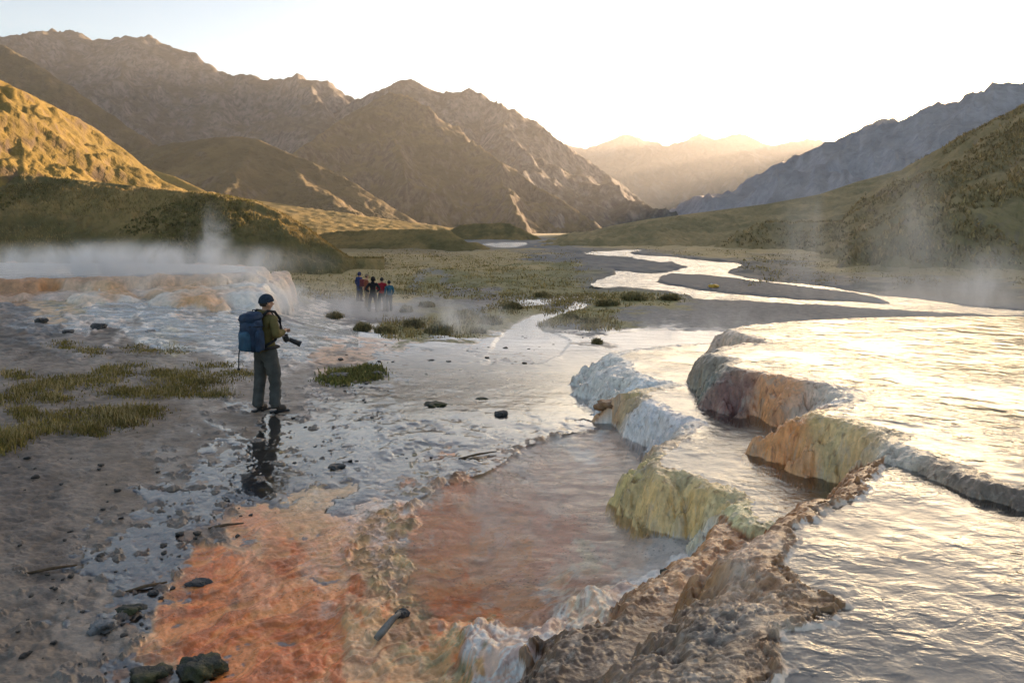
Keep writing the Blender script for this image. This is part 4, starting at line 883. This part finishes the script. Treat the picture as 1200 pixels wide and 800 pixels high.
# ================================================================ PEOPLE
def skin(name, verts, edges, radii, mat, parent, sub=2, post=None, roots=(0,)):
    me = bpy.data.meshes.new(name + '_sk'); me.from_pydata(verts, edges, []); o = bpy.data.objects.new(name, me); COL.objects.link(o)
    md = o.modifiers.new('skin', 'SKIN'); md.use_smooth_shade = True
    for i, r in enumerate(radii): me.skin_vertices[0].data[i].radius = r if isinstance(r, tuple) else (r, r)
    for i in range(len(verts)): me.skin_vertices[0].data[i].use_root = i in roots
    ss = o.modifiers.new('sub', 'SUBSURF'); ss.levels = sub; ss.render_levels = sub
    bpy.context.view_layer.update()
    ev = o.evaluated_get(bpy.context.evaluated_depsgraph_get()); m2 = bpy.data.meshes.new_from_object(ev)
    bpy.data.objects.remove(o); bpy.data.meshes.remove(me)
    if post:
        co_ = np.zeros(len(m2.vertices) * 3, f32); m2.vertices.foreach_get('co', co_); co_ = co_.reshape(-1, 3); co_ = post(co_); m2.vertices.foreach_set('co', co_.astype(f32).ravel())
    m2.polygons.foreach_set('use_smooth', np.ones(len(m2.polygons), bool)); m2.update()
    m2.name = name
    return link(name, m2, mat, parent)
def rbox(name, size, mat, parent, loc=(0, 0, 0), rot=(0, 0, 0), bev=.25, wr=0.0, seed=0, taper=0.0):
    bm = bmesh.new(); bmesh.ops.create_cube(bm, size=1.0)
    for v in bm.verts:
        k = 1 - taper * (v.co.z + .5); v.co = Vector((v.co.x * size[0] * k, v.co.y * size[1] * k, v.co.z * size[2]))
    bmesh.ops.bevel(bm, geom=bm.edges[:], offset=min(size) * bev, segments=3, affect='EDGES', profile=.5)
    bmesh.ops.subdivide_edges(bm, edges=bm.edges[:], cuts=2, use_grid_fill=True)
    if wr:
        P = np.array([v.co for v in bm.verts]); d = fbm(P[:, 0] * 14 + seed, P[:, 2] * 11 + P[:, 1] * 9, 3, seed)
        for v, k in zip(bm.verts, d): v.co += v.co.normalized() * float(k) * wr
    for f in bm.faces: f.smooth = True
    me = bpy.data.meshes.new(name); bm.to_mesh(me); bm.free(); o = link(name, me, mat, parent); o.location = loc; o.rotation_euler = rot; return o
M_skin = m_simple('skin', (.42, .23, .15), .5, (.38, .2, .13), 8)
M_dark = m_simple('black_plastic', (.02, .02, .022), .45)
M_boot = m_simple('boot_leather', (.055, .04, .03), .6)
M_hair = m_simple('dark_hair', (.03, .022, .018), .7)
def folds(amp, seed, fz=9.0):
    def f(P):
        d = ridged(P[:, 0] * 7 + P[:, 1] * 7 + seed, P[:, 2] * fz, 3, seed) - .55
        c = P.copy(); r = P[:, :2] - 0; n = np.linalg.norm(r, axis=1, keepdims=True) + 1e-6
        c[:, :2] += r / n * (d[:, None] * amp); return c
    return f
def person(loc, rz, label, hgt, jacket, trousers, hat=None, pose=None, group=None, hoodie=False, longcoat=False, skirted=0.0, detail=True):
    P = {'eR': (.27, -.02, 1.14), 'hR': (.17, .27, 1.10), 'eL': (-.27, -.02, 1.14), 'hL': (-.10, .30, 1.10), 'kR': (.12, .05, .51), 'aR': (.13, .0, .09), 'kL': (-.12, .03, .51), 'aL': (-.13, -.03, .09), 'tR': 0.35, 'tL': -.15, 'head': .0}
    P.update(pose or {})
    root = empty('person', loc, rz); root.scale = (hgt / 1.78,) * 3; tag(root, label, 'person', group)
    # body: one continuous surface, head with features, hands with five fingers
    v = [(0, 0, .97), (0, -.01, 1.15), (0, -.01, 1.36), (0, -.01, 1.47), (0, .005, 1.54)]; r = [.09, .088, .105, .065, .055]; e = [(0, 1), (1, 2), (2, 3), (3, 4)]
    hd = P['head']; hx, hy = math.sin(-hd), math.cos(-hd)
    def hp(f, s, z): return (f * -math.sin(hd) + s * math.cos(hd), f * math.cos(hd) + s * math.sin(hd), z)
    v += [hp(.02, 0, 1.60), hp(.03, 0, 1.66), hp(.015, 0, 1.73)]; r += [.068, .085, .068]; e += [(4, 5), (5, 6), (6, 7)]
    v += [hp(.105, 0, 1.635), hp(.128, 0, 1.628)]; r += [.020, .011]; e += [(6, 8), (8, 9)]
    for s in (-1, 1):
        i = len(v); v += [hp(.02, s * .088, 1.64)]; r += [.016]; e += [(6, i)]
    for s, k, a, t in ((1, 'kR', 'aR', 'tR'), (-1, 'kL', 'aL', 'tL')):
        i = len(v); ax, ay, az = P[a]; ang = P[t]
        v += [(s * .10, 0, .90), P[k], P[a], (ax + .13 * math.sin(ang), ay + .13 * math.cos(ang), .05)]; r += [.085, .055, .035, .034]; e += [(0, i), (i, i + 1), (i + 1, i + 2), (i + 2, i + 3)]
    arms = []
    for s, k, h_ in ((1, 'eR', 'hR'), (-1, 'eL', 'hL')):
        i = len(v); v += [(s * .17, -.01, 1.43), P[k], P[h_]]; r += [.055, .042, .03]; e += [(3, i), (i, i + 1), (i + 1, i + 2)]
        arms.append((i + 1, i + 2, s))
    roots = [0]
    for ei, wi, s in arms:
        ev_, wv = Vector(v[ei]), Vector(v[wi]); d = (wv - ev_).normalized(); side = d.cross(Vector((0, 0, 1))).normalized()
        if side.length < .1: side = Vector((0, 1, 0))
        up = side.cross(d).normalized()
        i = len(v); pm = wv + d * .07; v.append(tuple(pm)); r.append(.034); e.append((wi, i))
        for q, L in ((-1.5, .06), (-.5, .072), (.5, .068), (1.5, .052)):
            b0 = pm - d * .005 + side * q * .019; b1 = pm + d * .05 + side * q * .021 - up * .008; b2 = b1 + d * L * .35 - up * L * .55; b3 = b2 - d * L * .1 - up * L * .4
            j = len(v); v += [tuple(b0), tuple(b1), tuple(b2), tuple(b3)]; r += [.0095, .0095, .0085, .007]; e += [(j, j + 1), (j + 1, j + 2), (j + 2, j + 3)]; roots.append(j)
        b0 = wv + d * .035 - side * s * .012; b1 = wv + d * .06 - side * s * .045 - up * .01; b2 = b1 + d * .035 - up * .02
        j = len(v); v += [tuple(b0), tuple(b1), tuple(b2)]; r += [.012, .0105, .008]; e += [(j, j + 1), (j + 1, j + 2)]; roots.append(j)
    skin('body', v, e, r, M_skin, root, 2, None, tuple(roots))
    # jacket
    jm = m_simple('jacket_cloth', jacket, .8, tuple(c * .65 for c in jacket), 6, .006, 18, .2)
    zb = .62 if longcoat else .86
    v = [(0, -.01, 1.10), (0, -.005, .98), (0, 0, zb), (0, -.01, 1.28), (0, -.015, 1.40), (0, -.02, 1.475), (0, -.02, 1.53)]
    r = [.148, .155, .165 + skirted, .165, .150, .092, .085 if hoodie else .075]; e = [(0, 1), (1, 2), (0, 3), (3, 4), (4, 5), (5, 6)]
    for s, k, h_ in ((1, 'eR', 'hR'), (-1, 'eL', 'hL')):
        i = len(v); hv = Vector(P[k]).lerp(Vector(P[h_]), .93); mid = Vector((s * .19, -.01, 1.42)).lerp(Vector(P[k]), .5)
        v += [(s * .175, -.012, 1.415), tuple(mid), P[k], tuple(Vector(P[k]).lerp(hv, .5)), tuple(hv)]; r += [.083, .072, .066, .058, .047]; e += [(4, i), (i, i + 1), (i + 1, i + 2), (i + 2, i + 3), (i + 3, i + 4)]
    def jp(Q):
        m = np.abs(Q[:, 0]) < .2; k = np.where(m, .82, 1.0); Q[:, 1] *= k; return folds(.028, 5)(Q)
    jk = skin('jacket', v, e, r, jm, root, 2, jp)
    if hoodie:
        o = skin('hood', [(0, -.09, 1.50), (.05, -.075, 1.51), (-.05, -.075, 1.51), (.085, -.03, 1.52), (-.085, -.03, 1.52)], [(0, 1), (0, 2), (1, 3), (2, 4)], [.05, .045, .045, .03, .03], jm, root, 2)
    # trousers
    tm = m_simple('trouser_cloth', trousers, .85, tuple(c * .65 for c in trousers), 6, .006, 18, .2)
    v = [(0, 0, .93), (0, 0, 1.05)]; r = [.138, .134]; e = [(0, 1)]
    for s, k, a in ((1, 'kR', 'aR'), (-1, 'kL', 'aL')):
        i = len(v); kx = Vector(P[k]); ax = Vector(P[a]); hp_ = Vector((s * .095, 0, .86))
        v += [tuple(hp_), tuple(hp_.lerp(kx, .5)), tuple(kx), tuple(kx.lerp(ax, .5)), tuple(kx.lerp(ax, 1.12))]; r += [.118, .108, .094, .088, .088]; e += [(0, i), (i, i + 1), (i + 1, i + 2), (i + 2, i + 3), (i + 3, i + 4)]
    def tp(Q):
        c = Q.copy(); d = ridged(Q[:, 0] * 8 + 3, Q[:, 2] * 10 + Q[:, 1] * 6, 3, 44) - .55; c[:, 1] += d * .04; c[:, 0] += d * .026 * np.sign(Q[:, 0]); return c
    skin('trousers', v, e, r, tm, root, 2, tp)
    for s, a, t in ((1, 'aR', 'tR'), (-1, 'aL', 'tL')):
        ax, ay, az = P[a]; g = P[t]; fx, fy = math.sin(g), math.cos(g)
        bt = skin('boot', [(ax - .03 * fx, ay - .03 * fy, .055), (ax, ay, .10), (ax, ay, .22), (ax + .09 * fx, ay + .09 * fy, .055), (ax + .17 * fx, ay + .17 * fy, .045)], [(0, 1), (1, 2), (0, 3), (3, 4)], [.060, .066, .066, .060, .050], M_boot, root, 2)
        so_ = rbox('sole', (.10, .29, .03), M_dark, bt, (ax + .06 * fx, ay + .06 * fy, .015), (0, 0, -g), .3)
    if hat and hat[0] == 'beanie':
        bm = bmesh.new(); bmesh.ops.create_uvsphere(bm, u_segments=24, v_segments=16, radius=1)
        bmesh.ops.delete(bm, geom=[q for q in bm.verts if q.co.z > .45 or q.co.z < -.62 or q.co.y > .12], context='VERTS')
        for q in bm.verts: q.co = Vector((q.co.x * .094, q.co.y * .106, q.co.z * .11))
        for f_ in bm.faces: f_.smooth = True
        me = bpy.data.meshes.new('hair'); bm.to_mesh(me); bm.free(); o = link('hair', me, M_hair, root); o.location = hp(.012, 0, 1.668); o.rotation_euler = (0, 0, hd)
    if hat:
        kind, hc = hat
        hm = m_simple('hat_knit', hc, .9, tuple(c * .7 for c in hc), 25, .004, 90, .1)
        bm = bmesh.new(); bmesh.ops.create_uvsphere(bm, u_segments=28, v_segments=18, radius=1)
        bmesh.ops.delete(bm, geom=[q for q in bm.verts if (q.co.z < -.18 if kind == 'beanie' else q.co.z < -.85 or (q.co.z < .15 and q.co.y > .3))], context='VERTS')
        for q in bm.verts:
            rr = 1.05 if q.co.z < .12 else 1.0
            q.co = Vector((q.co.x * .098 * rr, q.co.y * .112 * rr, q.co.z * .108))
        for f_ in bm.faces: f_.smooth = True
        me = bpy.data.meshes.new('hat'); bm.to_mesh(me); bm.free()
        o = link({'beanie': 'beanie', 'hair': 'hair', 'hood': 'hood'}[kind], me, hm if kind != 'hair' else M_hair, root); o.location = hp(.01, 0, 1.685 if kind != 'hair' else 1.675); o.rotation_euler = (.12, 0, hd)
        if kind == 'hood': o.scale = (1.15, 1.15, 1.25); o.location.z -= .02
    return root
# --- the hiker
hx = at(311, 482); hk = person(hx, math.radians(-30), 'hiker seen from behind in dark beanie, olive jacket and grey trousers on wet mud', 1.74, (.15, .12, .045), (.085, .085, .08), ('beanie', (.035, .05, .075)),
    {'eR': (.29, -.05, 1.18), 'hR': (.18, .20, 1.22), 'eL': (-.28, .0, 1.16), 'hL': (-.07, .30, 1.12), 'aR': (.16, .05, .09), 'kR': (.14, .07, .51), 'aL': (-.11, -.05, .09), 'kL': (-.11, .0, .51), 'tR': .55, 'tL': .05, 'head': -.55}, hoodie=True)
hs = 1.74 / 1.78
def worn(name, lab, cat):
    r_ = empty(name, hx, math.radians(-30)); r_.scale = (hs,) * 3; tag(r_, lab, cat); return r_
M_pk = m_simple('pack_navy', (.022, .05, .10), .65, (.012, .025, .055), 7, .006, 25, .3); M_pk2 = m_simple('pack_blue', (.03, .10, .17), .6, (.02, .06, .11), 7, .006, 25, .3); M_str = m_simple('webbing', (.015, .015, .018), .8)
pk = worn('backpack', 'large navy blue backpack on the back of the hiker in the olive jacket', 'backpack')
rbox('main_bag', (.33, .24, .52), M_pk, pk, (0, -.255, 1.20), (.06, 0, 0), .48, .02, 3, -.10)
rbox('front_pocket', (.23, .13, .30), M_pk2, pk, (0, -.365, 1.12), (.06, 0, 0), .48, .014, 4)
rbox('lid', (.30, .27, .15), M_pk, pk, (0, -.265, 1.46), (.2, 0, 0), .48, .016, 5)
for s in (-1, 1):
    rbox('side_pocket', (.09, .15, .32), M_pk, pk, (s * .175, -.25, 1.12), (.05, 0, s * .1), .48, .012, 6 + s)
    tube('shoulder_strap', [(s * .10, -.16, 1.46), (s * .12, -.06, 1.545), (s * .135, .06, 1.52), (s * .15, .15, 1.40), (s * .165, .15, 1.25), (s * .19, .02, 1.10), (s * .17, -.17, 1.02)], .022, M_str, pk, 8)
    tube('compression_strap', [(s * .18, -.17, 1.33), (s * .20, -.30, 1.34), (s * .10, -.385, 1.34)], .008, M_str, pk, 6)
tube('hip_belt', [(.16, -.17, .99), (.185, -.03, .99), (.15, .12, .985), (0, .165, .98), (-.15, .12, .985), (-.185, -.03, .99), (-.16, -.17, .99)], .024, M_str, pk, 8)
tube('dangling_strap', [(-.16, -.33, 1.02), (-.17, -.345, .90), (-.165, -.35, .70)], .009, M_str, pk, 6)
rbox('buckle', (.05, .02, .03), M_dark, pk, (-.165, -.35, .69), (0, 0, 0), .2)
tube('haul_loop', [(-.05, -.20, 1.53), (-.03, -.21, 1.57), (.03, -.21, 1.57), (.05, -.20, 1.53)], .008, M_str, pk, 6)
cm = worn('camera', 'black camera with a long lens held at the waist by the hiker', 'camera')
rbox('camera_body', (.14, .075, .095), M_dark, cm, (.12, .29, 1.08), (.35, 0, -.5), .2)
d0 = Vector((.145, .33, 1.065)); dd = Vector((.62, .62, -.42)).normalized()
ls = tube('lens', [d0, d0 + dd * .04, d0 + dd * .08, d0 + dd * .085, d0 + dd * .15], [.032, .034, .036, .038, .039], M_dark, cm, 18)
tube('lens_hood', [d0 + dd * .15, d0 + dd * .195], [.041, .047], M_dark, ls, 18, False)
tube('viewfinder', [(.12, .30, 1.13), (.12, .30, 1.15)], [.03, .022], M_dark, cm, 8)
tube('neck_strap', [(.10, .27, 1.14), (.09, .21, 1.32), (.07, .06, 1.50), (0, -.08, 1.55), (-.07, .06, 1.50), (-.02, .22, 1.32), (.06, .28, 1.13)], .010, M_str, cm, 6)
# --- the group down on the pale flat
R = math.radians
DOWN = {'eR': (.25, -.03, 1.14), 'hR': (.22, .10, .90), 'eL': (-.25, -.03, 1.14), 'hL': (-.22, .10, .90)}
HIPS = {'eR': (.36, -.06, 1.16), 'hR': (.17, .05, 1.02), 'eL': (-.36, -.06, 1.16), 'hL': (-.17, .05, 1.02), 'aR': (.19, 0, .09), 'aL': (-.19, 0, .09), 'kR': (.16, .03, .51), 'kL': (-.16, .03, .51)}
FOLD = {'eR': (.26, .04, 1.15), 'hR': (.04, .26, 1.16), 'eL': (-.26, .04, 1.15), 'hL': (-.04, .28, 1.12)}
G5 = 'hikers standing together on the pale flat'
def gp_(u, v): return at(u, v)
person(gp_(421, 353), R(-30), 'person in long dark blue coat at the left end of the group', 1.68, (.045, .055, .15), (.05, .05, .055), ('hood', (.045, .05, .12)), DOWN, G5, longcoat=True)
person(gp_(429.5, 361), R(-70), 'person in rust red jacket and tan trousers beside the long dark blue coat', 1.80, (.30, .09, .045), (.24, .17, .09), ('beanie', (.30, .22, .15)), FOLD, G5)
person(gp_(437, 366), R(5), 'person all in black with hands on hips in the middle of the group', 1.80, (.014, .014, .017), (.02, .02, .022), ('hood', (.014, .014, .017)), HIPS, G5, hoodie=True)
person(gp_(447.5, 364), R(12), 'person in bright red jacket and dark trousers in the group', 1.76, (.36, .018, .03), (.025, .025, .032), ('hair', (.03, .02, .02)), FOLD, G5)
person(gp_(456, 364.5), R(35), 'person in teal blue jacket at the right end of the group', 1.62, (.02, .13, .20), (.03, .03, .04), ('hair', (.03, .02, .02)), DOWN, G5, skirted=.02)
tp_ = gp_(424.5, 357); rp = empty('backpack', tp_, R(-30)); tag(rp, 'small dark red backpack worn by the person in the long blue coat', 'backpack')
rbox('pack_bag', (.30, .18, .42), m_simple('pack_red', (.2, .03, .03), .7), rp, (0, 0, 1.2), (0, 0, 0), .35, .01); tube('pack_strap', [(.1, .08, 1.38), (.1, .16, 1.36), (.1, .10, 1.1)], .02, M_str, rp, 6)

# ================================================================ STEAM
def steam(center, size, dens, label, seed, scale=1.0, stretch=(1, 1, .55), lo=.42, hi=.75):
    bm = bmesh.new(); bmesh.ops.create_icosphere(bm, subdivisions=3, radius=1.0); me = bpy.data.meshes.new('steam'); bm.to_mesh(me); bm.free()
    t = NT('steam_vapour'); p = t.pos(); oc = t.objc()
    q = t.n('ShaderNodeMapping', {'Vector': p, 'Location': (seed * 7.3, seed * 3.1, 0), 'Scale': stretch}).outputs[0]
    n = t.noise(q, scale, 6, .62, 1.2)
    ln = t.n('ShaderNodeVectorMath', {0: oc}, operation='LENGTH').outputs['Value']
    fall = t.math('POWER', t.ramp(ln, 1.0, .0), 1.4)
    d = t.math('MULTIPLY', t.math('MULTIPLY', t.ramp(n, lo, hi), fall), dens)
    pv = t.n('ShaderNodeVolumePrincipled', {'Color': (.97, .97, .98, 1), 'Density': d, 'Anisotropy': .3}); t.t.links.new(pv.outputs[0], t.out.inputs['Volume'])
    o = link('steam', me, t.m); o.location = center; o.scale = size; tag(o, label, 'steam', kind='stuff'); return o
def sp(u, v, Y): return Vector(P3(u, v, Y))
if STEAM:
    steam(sp(150, 308, 23.5), (8.4, 2.4, 1.0), 3.2, 'low band of steam over the pool of the distant tan terrace', 1, .8, (1, 1, .6), .36, .74)
    steam(sp(245, 290, 23.5), (1.1, .9, 2.0), 2.6, 'thin steam plume rising from the right end of the tan terrace', 2, 1.0)
    steam(sp(345, 350, 22), (3.2, 2.5, .9), 1.3, 'drifting steam beside the hiker over the pale flat', 3, .6)
    steam(sp(550, 378, 23), (2.6, 1.6, .95), 2.4, 'steam cloud over the vent in front of the shrubs', 4, .8)
    steam(sp(1060, 285, 38), (3.6, 3.0, 6.4), .5, 'tall steam column left of the scrubby hill', 5, .4, (1, 1, .45), .34, .8)
    steam(sp(1150, 325, 36), (4.2, 2.5, 3.0), .9, 'low steam in front of the right riverbank', 6, .5, (1, 1, .4), .36, .8)
    steam(sp(955, 290, 45), (4.0, 3, 6.0), .36, 'faint broad steam over the right valley floor', 7, .35, (1, 1, .3), .34, .8)
    steam(sp(430, 362, 30), (6.0, 3.0, 1.1), .9, 'drifting steam over the pale ground beside the group', 9, .5, (1, 1, .6), .36, .75)
    steam(sp(640, 382, 24), (4.0, 2.0, .7), 1.2, 'low steam drifting over the pale stream mouth', 10, .7, (1, 1, .6), .38, .75)
    steam(sp(1080, 350, 26), (6.5, 3.0, 1.6), .5, 'warm mist between the upper pool and the riverbank', 11, .5, (1, 1, .5), .36, .78)
    steam(sp(830, 386, 15), (3.4, 1.3, .7), 1.3, 'low steam along the far edge of the upper pool', 8, 1.0)


# ================================================================ LIGHT, SKY, AIR, CAMERA
SUN_AZ, SUN_EL = 33.0, 8.3      # degrees right of the view axis, above the horizon
S.world = bpy.data.worlds.new('World'); S.world.use_nodes = True
nt = S.world.node_tree; bg = nt.nodes['Background']
sky = nt.nodes.new('ShaderNodeTexSky'); sky.sky_type = 'NISHITA'; sky.sun_disc = False
sky.sun_elevation = math.radians(SUN_EL); sky.sun_rotation = math.radians(SUN_AZ)
sky.air_density = 1.0; sky.dust_density = 2.4; sky.ozone_density = 1.4; sky.altitude = 600
nt.links.new(sky.outputs[0], bg.inputs[0]); bg.inputs[1].default_value = 0.06
sd_ = bpy.data.lights.new('sun', 'SUN'); sd_.energy = 4.4; sd_.angle = math.radians(.5); sd_.color = (1.0, .72, .47)
so = bpy.data.objects.new('sun', sd_); COL.objects.link(so)
dv = Vector((math.sin(math.radians(SUN_AZ)) * math.cos(math.radians(SUN_EL)), math.cos(math.radians(SUN_AZ)) * math.cos(math.radians(SUN_EL)), math.sin(math.radians(SUN_EL))))
so.rotation_euler = (-dv).to_track_quat('-Z', 'Y').to_euler(); so.location = (300, 400, 200)

HAZE = True
if HAZE:
    bm = bmesh.new(); bmesh.ops.create_cube(bm, size=1.0)
    for v in bm.verts: v.co = Vector((v.co.x * 8000, v.co.y * 5400 + 2350, -17 + (v.co.z + .5) * 540))
    me = bpy.data.meshes.new('haze'); bm.to_mesh(me); bm.free()
    t = NT('haze_air')
    pv = t.n('ShaderNodeVolumePrincipled', {'Color': (.93, .95, 1.0, 1), 'Density': .00008, 'Anisotropy': .4})
    t.t.links.new(pv.outputs[0], t.out.inputs['Volume'])
    o = link('haze', me, t.m); tag(o, 'pale haze filling the valley air', 'haze', kind='stuff')

cam = bpy.data.cameras.new('camera'); co = bpy.data.objects.new('camera', cam); COL.objects.link(co)
co.location = (0, 0, H); co.rotation_euler = (math.radians(90), 0, 0)
cam.sensor_width = 36; cam.lens = 24; cam.shift_y = -132 / 1200.0; cam.clip_start = .05; cam.clip_end = 20000
S.camera = co
S.view_settings.view_transform = 'Standard'; S.view_settings.look = 'None'; S.view_settings.gamma = 1.0; S.view_settings.use_curve_mapping = False
S.view_settings.exposure = 2.43
S.view_settings.use_white_balance = True; S.view_settings.white_balance_temperature = 7050; S.view_settings.white_balance_tint = 12
S.render.engine = 'CYCLES'
S.cycles.use_denoising = True
try: S.cycles.denoiser = 'OPENIMAGEDENOISE'
except Exception as e: print(e)
S.cycles.max_bounces = 6; S.cycles.diffuse_bounces = 2; S.cycles.glossy_bounces = 2; S.cycles.transparent_max_bounces = 12; S.cycles.volume_bounces = 2
S.cycles.volume_max_steps = 256; S.cycles.volume_step_rate = 0.5
S.cycles.sample_clamp_indirect = 6
